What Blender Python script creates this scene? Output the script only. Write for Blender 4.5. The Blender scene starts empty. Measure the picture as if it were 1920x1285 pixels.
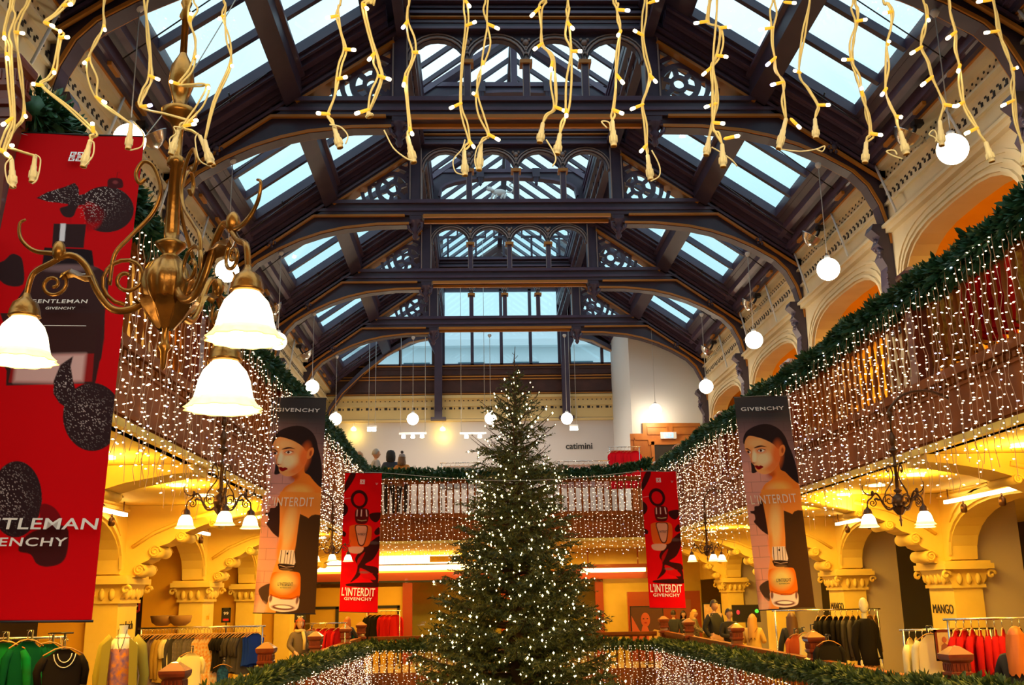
import bpy, bmesh, math, random
import numpy as np
from mathutils import Vector, Matrix
R = random.Random(7)
PI = math.pi
# ---------------------------------------------------------------- camera
SC = bpy.context.scene
F_PX = 1925.0
_n = Vector((-66, -477, -1925)).normalized()
_u = Vector((-145, 7792, -1925)); _u = (_u - _n * _u.dot(_n)).normalized()
_r = _n.cross(_u)
CAMP = Vector((-0.95, 0.0, 1.95))
MC = Matrix((_r, _n, _u))            # rows: world axes seen in camera coordinates
cam_d = bpy.data.cameras.new('camera')
cam_d.sensor_width = 36.0
cam_d.lens = 36.0 * F_PX / 1920.0
cam_d.clip_end = 300
cam = bpy.data.objects.new('camera', cam_d)
SC.collection.objects.link(cam)
cam.matrix_world = Matrix.Translation(CAMP) @ MC.to_4x4()
SC.camera = cam

def ray(px, py):
    return MC @ Vector((px - 960.0, -(py - 642.5), -F_PX))
def onY(px, py, Y):
    d = ray(px, py); return CAMP + d * ((Y - CAMP.y) / d.y)
def onX(px, py, X):
    d = ray(px, py); return CAMP + d * ((X - CAMP.x) / d.x)
def onZ(px, py, Z):
    d = ray(px, py); return CAMP + d * ((Z - CAMP.z) / d.z)

# ---------------------------------------------------------------- colour management
vs = SC.view_settings
vs.view_transform = 'Standard'; vs.look = 'None'; vs.gamma = 1.0; vs.use_curve_mapping = False
vs.exposure = 0.28

# ---------------------------------------------------------------- sky
W = bpy.data.worlds.new('sky'); SC.world = W; W.use_nodes = True
nt = W.node_tree; nt.nodes.clear()
tc = nt.nodes.new('ShaderNodeTexCoord')
mp = nt.nodes.new('ShaderNodeMapping'); mp.inputs['Scale'].default_value = (1, 1, 1.6)
no = nt.nodes.new('ShaderNodeTexNoise'); no.inputs['Scale'].default_value = 2.6; no.inputs['Detail'].default_value = 5
cr = nt.nodes.new('ShaderNodeValToRGB')
cr.color_ramp.elements[0].position = .38; cr.color_ramp.elements[0].color = (.42, .60, .66, 1)
cr.color_ramp.elements[1].position = .60; cr.color_ramp.elements[1].color = (.72, .84, .88, 1)
bg = nt.nodes.new('ShaderNodeBackground'); bg.inputs['Strength'].default_value = 2.1
wo = nt.nodes.new('ShaderNodeOutputWorld')
nt.links.new(tc.outputs['Generated'], mp.inputs['Vector']); nt.links.new(mp.outputs[0], no.inputs['Vector'])
sx_ = nt.nodes.new('ShaderNodeSeparateXYZ'); mr = nt.nodes.new('ShaderNodeMapRange'); mr.inputs[1].default_value = .34; mr.inputs[2].default_value = .72
mxw = nt.nodes.new('ShaderNodeMix'); mxw.data_type = 'RGBA'; mxw.inputs[6].default_value = (.27, .43, .47, 1)
nt.links.new(tc.outputs['Generated'], sx_.inputs[0]); nt.links.new(sx_.outputs[2], mr.inputs[0]); nt.links.new(mr.outputs[0], mxw.inputs[0])
nt.links.new(no.outputs['Fac'], cr.inputs[0]); nt.links.new(cr.outputs[0], mxw.inputs[7]); nt.links.new(mxw.outputs[2], bg.inputs[0]); nt.links.new(bg.outputs[0], wo.inputs[0])

# ---------------------------------------------------------------- lamps
def area(name, loc, rot, sx, sy, power, col, spread=PI):
    l = bpy.data.lights.new(name, 'AREA'); l.shape = 'RECTANGLE'; l.size = sx; l.size_y = sy
    l.energy = power; l.color = col; l.spread = spread
    o = bpy.data.objects.new(name, l); o.location = loc; o.rotation_euler = rot
    SC.collection.objects.link(o); return o
def point(name, loc, power, col, rad=.08):
    l = bpy.data.lights.new(name, 'POINT'); l.energy = power; l.color = col; l.shadow_soft_size = rad
    o = bpy.data.objects.new(name, l); o.location = loc
    SC.collection.objects.link(o); return o
AMBER = (1, .58, .07); GOLD = (1, .66, .22); WARM = (1, .78, .45)
TR = [11.6, 16.3, 21.0, 25.8, 30.5]         # the roof trusses
# strip lights in the ceiling of the lower galleries
for s in (-1, 1):
    for y in (9.0, 13.7, 18.4, 23.1, 27.6):
        area('gallery_strip_light', (s * 5.0, y, 3.22), (0, 0, 0), .25, 2.6, 110, AMBER)
    for y in (9.2, 13.9, 18.6, 23.3, 28.0):
        area('upper_arch_light', (s * 7.4, y, 7.75), (0, 0, 0), 1.0, 2.6, 95, AMBER)
area('near_fill_light', (-.95, .3, 3.5), (math.radians(38), 0, 0), 3.0, .8, 62, (1, .78, .42))  # added fill out of view, brightens the foreground strands and the banner
area('end_strip_light', (-.2, 31.0, 3.22), (0, 0, 0), 8.0, .3, 230, AMBER)
area('end_upper_light', (-1.0, 32.5, 8.2), (0, 0, 0), 5.0, .4, 150, (1, .86, .68))
# ---------------------------------------------------------------- helpers
COL = SC.collection
class MB:
    """collects geometry, builds ONE mesh object; slots are material indices"""
    def __init__(s): s.v = []; s.f = []; s.m = []; s.sm = []
    def add(s, vs_, fs, mi=0, smooth=False):
        b = len(s.v); s.v.extend([tuple(p) for p in vs_])
        for f in fs:
            s.f.append([b + i for i in f]); s.m.append(mi); s.sm.append(smooth)
        return s
    def box(s, x0, x1, y0, y1, z0, z1, mi=0):
        if x0 > x1: x0, x1 = x1, x0
        if y0 > y1: y0, y1 = y1, y0
        if z0 > z1: z0, z1 = z1, z0
        vs_ = [(x, y, z) for x in (x0, x1) for y in (y0, y1) for z in (z0, z1)]
        return s.add(vs_, [(0, 1, 3, 2), (4, 6, 7, 5), (0, 4, 5, 1), (2, 3, 7, 6), (0, 2, 6, 4), (1, 5, 7, 3)], mi)
    def prism(s, poly, axis, a0, a1, mi=0, smooth=False):
        """poly in the two other axes (order x,y,z without the axis)"""
        def mk(p, a):
            q = list(p); q.insert(axis, a); return tuple(q)
        n = len(poly)
        vs_ = [mk(p, a0) for p in poly] + [mk(p, a1) for p in poly]
        fs = [tuple(range(n))[::-1], tuple(range(n, 2 * n))]
        b = len(s.v); s.add(vs_, fs, mi, False)
        for i in range(n):
            s.f.append([b + i, b + (i + 1) % n, b + n + (i + 1) % n, b + n + i]); s.m.append(mi); s.sm.append(smooth)
        return s
    def strip(s, pts, w, axis, a0, a1, mi=0):
        """mitred ribbon of width w following 2D pts, extruded along axis"""
        P_ = [Vector(p) for p in pts]; q = [P_[0]]
        for p in P_[1:]:
            if (p - q[-1]).length > 1e-6: q.append(p)
        n = len(q)
        if n < 2: return s
        closed = n > 3 and (q[0] - q[-1]).length < w * .9
        A, B = [], []
        for i in range(n):
            d0 = (q[i] - q[i - 1]) if i else ((q[0] - q[-2]) if closed and (q[0] - q[-1]).length < 1e-6 else q[1] - q[0])
            d1 = (q[i + 1] - q[i]) if i < n - 1 else d0
            d0 = d0.normalized(); d1 = d1.normalized(); n0 = Vector((-d0.y, d0.x)); n1 = Vector((-d1.y, d1.x)); m_ = n0 + n1
            if m_.length < .3: m_ = n0.copy()
            m_.normalize(); k = (w / 2) / max(.4, m_.dot(n0)); A.append(q[i] - m_ * k); B.append(q[i] + m_ * k)
        def mk(p, a):
            r = [p.x, p.y]; r.insert(axis, a); return tuple(r)
        vs_ = []
        for i in range(n): vs_ += [mk(A[i], a0), mk(B[i], a0), mk(B[i], a1), mk(A[i], a1)]
        fs = [(4 * i + k, 4 * i + (k + 1) % 4, 4 * i + 4 + (k + 1) % 4, 4 * i + 4 + k) for i in range(n - 1) for k in range(4)]
        fs += [(3, 2, 1, 0), (4 * n - 4, 4 * n - 3, 4 * n - 2, 4 * n - 1)]
        return s.add(vs_, fs, mi)
    def tube(s, pts, r, n=6, mi=0, cap=True, smooth=True):
        pts = [Vector(p) for p in pts]; N = len(pts)
        rs = r if isinstance(r, (list, tuple)) else [r] * N
        rings = []; up = None
        for i, p in enumerate(pts):
            t = (pts[min(i + 1, N - 1)] - pts[max(i - 1, 0)])
            if t.length < 1e-9: t = Vector((0, 0, 1))
            t.normalize()
            if up is None:
                up = Vector((0, 0, 1)) if abs(t.z) < .9 else Vector((1, 0, 0))
            a = t.cross(up)
            if a.length < 1e-5: a = t.orthogonal()
            a.normalize(); b = t.cross(a); up = -b if False else a.cross(t)
            rings.append([p + (a * math.cos(k * 2 * PI / n) + b * math.sin(k * 2 * PI / n)) * rs[i] for k in range(n)])
        vs_ = [q for rg in rings for q in rg]; fs = []
        for i in range(N - 1):
            for k in range(n):
                fs.append((i * n + k, i * n + (k + 1) % n, (i + 1) * n + (k + 1) % n, (i + 1) * n + k))
        if cap: fs.append(tuple(range(n))[::-1]); fs.append(tuple((N - 1) * n + k for k in range(n)))
        return s.add(vs_, fs, mi, smooth)
    def lathe(s, prof, c=(0, 0, 0), n=16, mi=0, smooth=True, wob=0, wn=8, M=None):
        vs_ = []
        for j, (r, z) in enumerate(prof):
            for k in range(n):
                a = k * 2 * PI / n
                w = 1 + (wob[j] if wob else 0) * math.cos(wn * a)
                p = Vector((r * w * math.cos(a), r * w * math.sin(a), z))
                if M is not None: p = M @ p
                vs_.append(p + Vector(c))
        fs = []
        for i in range(len(prof) - 1):
            for k in range(n):
                fs.append((i * n + k, i * n + (k + 1) % n, (i + 1) * n + (k + 1) % n, (i + 1) * n + k))
        return s.add(vs_, fs, mi, smooth)
    def ball(s, c, r, n=16, m=10, mi=0, sc=(1, 1, 1)):
        vs_ = []
        for j in range(m + 1):
            t = PI * j / m
            for k in range(n):
                a = 2 * PI * k / n
                vs_.append((c[0] + r * sc[0] * math.sin(t) * math.cos(a), c[1] + r * sc[1] * math.sin(t) * math.sin(a), c[2] + r * sc[2] * math.cos(t)))
        fs = [(i * n + k, (i + 1) * n + k, (i + 1) * n + (k + 1) % n, i * n + (k + 1) % n) for i in range(m) for k in range(n)]
        return s.add(vs_, fs, mi, True)
    def build(s, name, mats, parent=None, loc=None):
        me = bpy.data.meshes.new(name); me.from_pydata(s.v, [], s.f)
        if not isinstance(mats, (list, tuple)): mats = [mats]
        for m in mats: me.materials.append(m)
        me.polygons.foreach_set('material_index', s.m); me.polygons.foreach_set('use_smooth', s.sm)
        me.update(); me.validate(verbose=False)
        o = bpy.data.objects.new(name, me); COL.objects.link(o)
        if parent is not None: o.parent = parent
        if loc is not None: o.location = loc
        return o
def tag(o, label=None, cat=None, group=None, kind=None):
    if label: o['label'] = label
    if cat: o['category'] = cat
    if group: o['group'] = group
    if kind: o['kind'] = kind
    return o
def empty(name, loc=(0, 0, 0), rz=0, label=None, cat=None, group=None):
    o = bpy.data.objects.new(name, None); o.empty_display_size = .1; COL.objects.link(o)
    o.location = loc; o.rotation_euler = (0, 0, rz); return tag(o, label, cat, group)
def S(o): o['kind'] = 'structure'; return o
def kids(o): return [c for c in bpy.data.objects if c.parent == o]
def copy_tree(o, ch=None, parent=None):
    """copy a thing with its parts and sub-parts; ch = precomputed child table"""
    c = o.copy(); COL.objects.link(c)
    if parent is not None: c.parent = parent
    for k in (ch.get(o.name, []) if ch is not None else kids(o)): copy_tree(k, ch, c)
    return c
def child_table(root):
    t = {}
    def rec(o):
        k = kids(o); t[o.name] = k
        for q in k: rec(q)
    rec(root); return t
def cat_rom(pts, k=6, closed=False):
    P_ = [Vector(p) for p in pts]; n = len(P_); out = []
    rng = range(n if closed else n - 1)
    for i in rng:
        p0 = P_[(i - 1) % n] if closed or i > 0 else P_[0]; p1 = P_[i]; p2 = P_[(i + 1) % n]
        p3 = P_[(i + 2) % n] if closed or i + 2 < n else P_[-1]
        for j in range(k):
            t = j / k
            out.append(.5 * ((2 * p1) + (p2 - p0) * t + (2 * p0 - 5 * p1 + 4 * p2 - p3) * t * t + (3 * p1 - p0 - 3 * p2 + p3) * t ** 3))
    if not closed: out.append(P_[-1])
    return out
def text_mesh(name, s, size, mat, parent, M, ext=.002, sx=1.0, bold=0.0, align='CENTER', spacing=1.0):
    cu = bpy.data.curves.new(name, 'FONT'); cu.body = s; cu.size = size; cu.extrude = ext; cu.offset = bold
    cu.align_x = align; cu.space_character = spacing; cu.resolution_u = 3
    t = bpy.data.objects.new(name, cu); COL.objects.link(t)
    dg = bpy.context.evaluated_depsgraph_get(); dg.update()
    me = bpy.data.meshes.new_from_object(t.evaluated_get(dg))
    COL.objects.unlink(t); bpy.data.objects.remove(t)
    me.materials.clear(); me.materials.append(mat)
    o = bpy.data.objects.new(name, me); COL.objects.link(o)
    if parent is not None: o.parent = parent
    o.matrix_basis = M @ Matrix.Diagonal((sx, 1, 1, 1)); return o

# ---------------------------------------------------------------- materials
def mat(name, col, rough=.6, metal=0, noise=None, emit=None, estr=0, bump=0, spec=.5, nscale=8, sample=True, coat=0, sheen=0):
    m = bpy.data.materials.new(name); m.use_nodes = True; t = m.node_tree; b = t.nodes['Principled BSDF']
    b.inputs['Base Color'].default_value = (*col, 1); b.inputs['Roughness'].default_value = rough
    b.inputs['Metallic'].default_value = metal; b.inputs['Specular IOR Level'].default_value = spec
    if coat: b.inputs['Coat Weight'].default_value = coat
    if noise is not None or bump:
        c = t.nodes.new('ShaderNodeTexCoord'); n_ = t.nodes.new('ShaderNodeTexNoise')
        n_.inputs['Scale'].default_value = nscale; n_.inputs['Detail'].default_value = 4
        t.links.new(c.outputs['Object'], n_.inputs['Vector'])
        if noise is not None:
            mx = t.nodes.new('ShaderNodeMix'); mx.data_type = 'RGBA'
            mx.inputs[6].default_value = (*col, 1); mx.inputs[7].default_value = (*noise, 1)
            rp = t.nodes.new('ShaderNodeMapRange'); rp.inputs[1].default_value = .35; rp.inputs[2].default_value = .65
            t.links.new(n_.outputs['Fac'], rp.inputs[0]); t.links.new(rp.outputs[0], mx.inputs[0])
            t.links.new(mx.outputs[2], b.inputs['Base Color'])
        if bump:
            bp = t.nodes.new('ShaderNodeBump'); bp.inputs['Strength'].default_value = bump; bp.inputs['Distance'].default_value = .02
            t.links.new(n_.outputs['Fac'], bp.inputs['Height']); t.links.new(bp.outputs[0], b.inputs['Normal'])
    if emit:
        b.inputs['Emission Color'].default_value = (*emit, 1); b.inputs['Emission Strength'].default_value = estr
        if not sample: m.cycles.emission_sampling = 'NONE'
    return m
def glassmat(name, tint, gl=.12, rough=.02):
    m = bpy.data.materials.new(name); m.use_nodes = True; t = m.node_tree; t.nodes.clear()
    a = t.nodes.new('ShaderNodeBsdfTransparent'); a.inputs[0].default_value = (*tint, 1)
    g = t.nodes.new('ShaderNodeBsdfGlossy'); g.inputs['Roughness'].default_value = rough
    x = t.nodes.new('ShaderNodeMixShader'); x.inputs[0].default_value = gl
    o = t.nodes.new('ShaderNodeOutputMaterial')
    t.links.new(a.outputs[0], x.inputs[1]); t.links.new(g.outputs[0], x.inputs[2]); t.links.new(x.outputs[0], o.inputs[0])
    return m
M_ = {}
M_['wood'] = mat('dark_roof_timber', (.045, .030, .058), .42, noise=(.062, .040, .070), nscale=3, spec=.6)
M_['wood2'] = mat('dark_roof_moulding', (.10, .062, .11), .35, noise=(.08, .05, .09), nscale=5, spec=.6)
M_['gilt'] = mat('ochre_painted_trim', (.50, .19, .022), .45)
M_['pale'] = mat('pale_edge_trim', (.32, .24, .22), .4)
M_['endcream'] = mat('warm_cornice_plaster', (.72, .54, .24), .75)
M_['lampred_timber'] = mat('lamp_reddened_timber', (.075, .024, .018), .5, noise=(.05, .016, .013), nscale=3)  # roof timber with the warm light of the globes put into its colour
M_['panel'] = mat('brown_gallery_timber', (.29, .070, .004), .6, noise=(.20, .046, .003), nscale=3, spec=.2)
M_['oak'] = mat('orange_oak', (.50, .17, .025), .45, noise=(.40, .12, .02), nscale=4)
M_['mahog'] = mat('red_mahogany', (.22, .035, .015), .3, noise=(.16, .025, .012), nscale=5, coat=.3)
M_['cream'] = mat('cream_plaster', (.74, .62, .40), .75, noise=(.68, .56, .35), nscale=2, bump=.1)
M_['yellow'] = mat('lamplit_yellow_plaster', (.84, .60, .13), .75, noise=(.78, .54, .10), nscale=2, bump=.1)  # yellow of the warm lamps is put into the plaster colour
M_['ochre'] = mat('ochre_wall_paint', (.82, .42, .025), .8, noise=(.74, .37, .02), nscale=1.5)
M_['white'] = mat('white_wall_paint', (.74, .73, .72), .8)
M_['lilac'] = mat('pale_grey_wall_paint', (.62, .57, .55), .8)
M_['taupe'] = mat('taupe_wall_paint', (.56, .46, .34), .8)
M_['darkwall'] = mat('dark_plum_wall_paint', (.055, .030, .035), .7)
M_['greywall'] = mat('grey_wall_paint', (.22, .21, .17), .8)
M_['carpet'] = mat('brown_carpet', (.16, .09, .05), .9)
M_['floor'] = mat('pale_shop_floor', (.45, .33, .2), .35)
M_['black'] = mat('black_paint', (.012, .010, .012), .4)
M_['steel'] = mat('chromed_steel', (.7, .68, .64), .2, metal=1)
M_['iron'] = mat('dark_iron', (.05, .04, .04), .4, metal=.6)
M_['glass'] = glassmat('skylight_glass', (.93, .97, 1.0), .06)
M_['bulbw'] = mat('warm_white_bulb', (1, .9, .7), .4, emit=(1, .80, .52), estr=4.5, sample=False)
M_['bulbb'] = mat('cool_white_bulb', (.7, .8, 1), .4, emit=(.55, .62, 1), estr=6, sample=False)
M_['wire'] = mat('clear_light_wire', (.62, .34, .20), .4)
M_['tube'] = mat('lit_tube', (1, .9, .7), .4, emit=(1, .84, .50), estr=4.0, sample=False)
# ================================================================ THE SHELL
XW = 6.1      # inner face of the side walls
ZE = 9.0      # eaves
YE = 35.2     # end wall
XR = 3.9      # gallery rail line
YR = 28.0     # end of the well
# ground floor far below and gallery floors
S(MB().box(-12, 12, -6, 36, -4.6, -4.5).build('floor', M_['carpet']))
m = MB()
for s in (-1, 1): m.box(s * XR, s * 11.5, -3, 36, -.35, 0)
m.box(-XR, XR, YR, 36, -.35, 0); m.box(-XR, XR, -3, 1.55, -.35, 0)
S(m.build('floor_gallery', M_['floor']))
m = MB()
for s in (-1, 1):
    m.box(s * (XR + .02), s * 11.5, 4.0, 36, 3.98, 4.1, 1); m.box(s * (XR + .02), s * 11.5, 4.0, 36, 3.36, 3.975, 0)
m.box(-XR, XR, YR + .02, 36, 3.98, 4.1, 1); m.box(-XR, XR, YR + .02, 36, 3.36, 3.975, 0)
m.box(-11.5, 11.5, -3, 2.1, 3.98, 4.1, 1); m.box(-11.5, 11.5, -3, 2.1, 3.6, 3.975, 0)
S(m.build('ceiling_gallery', [M_['yellow'], M_['carpet']]))
# outer walls of the shop floors
for s, nm in ((-1, 'wall_left_outer'), (1, 'wall_right_outer')):
    m = MB(); m.box(s * 11.2, s * 11.5, -3, 36, 0, 3.355, 1); m.box(s * 8.6, s * 8.9, 4, 36, 4.11, 9.2, 0)
    # panel mouldings on the ochre wall of the upper gallery
    for k in range(6):
        y0 = TR[0] - 4.7 + 4.7 * k
        for a in (.6, 2.0, 3.3):
            m.strip([(y0 + a, 4.9), (y0 + a + 1.0, 4.9), (y0 + a + 1.0, 7.2), (y0 + a, 7.2), (y0 + a, 4.9)], .05, 0, s * 8.6, s * 8.56, 0)
    S(m.build(nm, [M_['ochre'], M_['darkwall']]))
S(MB().box(-11.5, 11.5, -3.3, -3, -4.5, 9).build('wall_rear', M_['yellow']))
# upper gallery ceilings
m = MB()
for s in (-1, 1): m.box(s * (XW + .4), s * 8.9, 4, 36, 7.85, 8.0)
S(m.build('ceiling_upper_gallery', M_['ochre']))

def arch_poly(y0, y1, zs, za, ztop, flat=.55, n=14):
    """bay panel above a flat-topped arch; returns polygon in (y,z)"""
    c = (y0 + y1) / 2; h = (y1 - y0) / 2; pts = []
    for i in range(n + 1):
        t = PI - PI * i / n
        cx, sx_ = math.cos(t), math.sin(t)
        y = c + h * (abs(cx) ** .62) * (1 if cx > 0 else -1); z = zs + (za - zs) * (sx_ ** .8)
        pts.append((y, z))
    return pts
def side_wall(s, name):
    m = MB(); xi, xo = s * XW, s * (XW + .4)
    edges = [6.9 - 4.7, 6.9] + TR + [35.2]
    for a, b in zip(edges[:-1], edges[1:]):
        if b - a < 3: continue
        p0, p1 = a + .45, b - .5
        arc = arch_poly(p0, p1, 6.55, 7.45, 7.6)
        m.prism([(a, 6.55), (a, 7.72), (b, 7.72), (b, 6.55)] + arc[::-1], 0, xi, xo, 0)
        for q0, q1 in ((a, p0), (p1, b)): m.box(xi, xo, q0, q1, 4.1, 6.55, 0)
        # moulded archivolt, three steps
        for k, w in enumerate((.06, .16, .27)):
            pts = [(p0 - w, 4.15)] + [((y - (p0 + p1) / 2) * (1 + w / 2.0) + (p0 + p1) / 2, 6.55 + (z - 6.55) * 1.0 + (w if 0 < i < len(arc) - 1 else 0)) for i, (y, z) in enumerate(arc)] + [(p1 + w, 4.15)]
            m.strip(pts, .05, 0, xi - s * (.05 - .012 * k), xi, 0)
    m.box(xi, xo, 2.2, 35.2, 7.72, ZE + .6, 0)
    S(m.build(name, M_['cream']))
    # cornice with pierced ornament bands
    c = MB()
    c.box(xi - s * .10, xi, 4, 35.2, 7.78, 7.93); c.box(xi - s * .16, xi, 4, 35.2, 7.86, 7.91)
    c.box(xi - s * .05, xi, 4, 35.2, 8.28, 8.33); c.box(xi - s * .10, xi, 4, 35.2, 8.62, 8.66); c.box(xi - s * .14, xi, 4, 35.2, 8.90, 9.0)
    S(c.build('trim_cornice' + ('_left' if s < 0 else '_right'), M_['cream']))
    d = MB(); y = 9.0
    while y < 35:
        d.box(xi - s * .012, xi + s * .01, y, y + .05, 8.40, 8.46); 
        d.box(xi - s * .012, xi + s * .01, y + .06, y + .11, 8.47, 8.50)
        if int(y * 10) % 3 == 0: d.box(xi - s * .012, xi + s * .01, y, y + .09, 8.36, 8.40)
        d.box(xi - s * .012, xi + s * .01, y + .02, y + .05, 8.70, 8.73); d.box(xi - s * .012, xi + s * .01, y + .09, y + .12, 8.76, 8.785)
        d.box(xi - s * .012, xi + s * .01, y + .02, y + .05, 8.82, 8.85)
        y += .17
    S(d.build('trim_ornament' + ('_left' if s < 0 else '_right'), M_['iron']))
side_wall(-1, 'wall_left'); side_wall(1, 'wall_right')

# end wall: white shop wall below, cornice, dark timber gable with windows above
m = MB()
m.box(-9, 9, YE, YE + .3, 4.1, 8.76, 0)
m.box(-9, 9, YE + .05, YE + .3, 0, 3.36, 1)
S(m.build('wall_end', [M_['lilac'], M_['yellow']]))
m = MB(); m.box(-6.1, 3.9, YE - .04, YE, 7.95, 8.76, 0); m.box(-6.1, 3.9, YE - .12, YE, 8.66, 8.76, 0); m.box(-6.1, 3.9, YE - .1, YE, 7.84, 7.92, 0)
m.box(-6.1, 3.9, YE - .07, YE, 8.38, 8.42, 0)
x = -6.0
while x < 3.85:
    m.box(x, x + .1, YE - .055, YE, 8.27, 8.35, 1); m.box(x + .16, x + .2, YE - .055, YE, 8.27, 8.33, 1); m.box(x, x + .04, YE - .055, YE, 8.56, 8.59, 1); m.box(x + .16, x + .2, YE - .055, YE, 8.56, 8.59, 1)
    x += .32
S(m.build('trim_end_cornice', [M_['endcream'], M_['iron']]))
# gable boards (timber) around the windows
def roofz(x, off=0): return 10.25 + off - .7 * (abs(x) - 3.9)
g = MB(); yg = YE
g.box(-6.1, 6.1, yg, yg + .2, 8.76, 9.82, 0)
for s in (-1, 1):
    g.prism([(s * 4.6, 9.82), (s * 6.1, 9.82), (s * 6.1, 9.5), (s * 4.6, roofz(4.6, .5))][::1], 1, yg, yg + .2, 0)
    g.box(s * 2.05, s * 2.45, yg, yg + .2, 9.82, 12.7, 0)
    g.prism([(s * 2.45, 10.95), (s * 4.6, 10.0), (s * 4.6, roofz(4.6, .6)), (s * 2.45, roofz(2.45, .6))], 1, yg, yg + .2, 0)
    g.box(s * 2.05, s * 2.45, yg + .0, yg + .2, 12.6, 14.5, 0)
g.prism([(-2.1, 12.62), (2.1, 12.62), (2.1, 12.9), (0, 14.4), (-2.1, 12.9)], 1, yg, yg + .2, 0)
for z in (8.80, 9.32, 9.42, 9.80): g.box(-6.1, 6.1, yg - .05, yg, z, z + .035, 1)
for z in (8.9, 9.5, 9.7): g.box(-6.1, 6.1, yg - .035, yg, z, z + .05, 0)
S(g.build('wall_end_gable', [M_['lampred_timber'], M_['gilt']]))
def window(name, polys, bars, y, axis=1):
    o = MB()
    for p in polys: o.prism(p, axis, y + .10, y + .11)
    w = S(o.build(name, M_['glass'])); b = MB()
    for q in bars: b.box(q[0], q[1], y - .03, y + .12, q[2], q[3])
    b.build('window_frame', M_['wood'], w); return w
xs = [-2.05, -1.03, 0.0, 1.03, 2.05]
window('window_1', [[(-2.05, 9.82), (2.05, 9.82), (2.05, 12.62), (-2.05, 12.62)]],
       [(a - .055, a + .055, 9.82, 12.62) for a in xs] + [(-2.05, 2.05, 9.82, 9.90), (-2.05, 2.05, 11.2, 11.28), (-2.05, 2.05, 12.55, 12.62)], YE)
window('window_2', [[(-4.6, 9.82), (-2.45, 9.82), (-2.45, 10.95), (-4.6, 10.0)]], [(-3.6, -3.5, 9.82, 10.5), (-4.6, -2.45, 9.82, 9.9)], YE)
window('window_3', [[(2.45, 9.82), (4.6, 9.82), (4.6, 10.0), (2.45, 10.95)]], [(3.5, 3.6, 9.82, 10.5), (2.45, 4.6, 9.82, 9.9)], YE)

# white stair block with a panelled oak doorway, right far corner
b = MB(); b.box(3.85, 6.1, 31.0, YE, 4.1, 9.0, 0)
b.prism([(3.85, 9.0), (6.1, 9.0), (6.1, 9.15), (3.85, 10.6)], 1, 31.0, YE, 0)
S(b.build('wall_stair_block', M_['white']))
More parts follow.
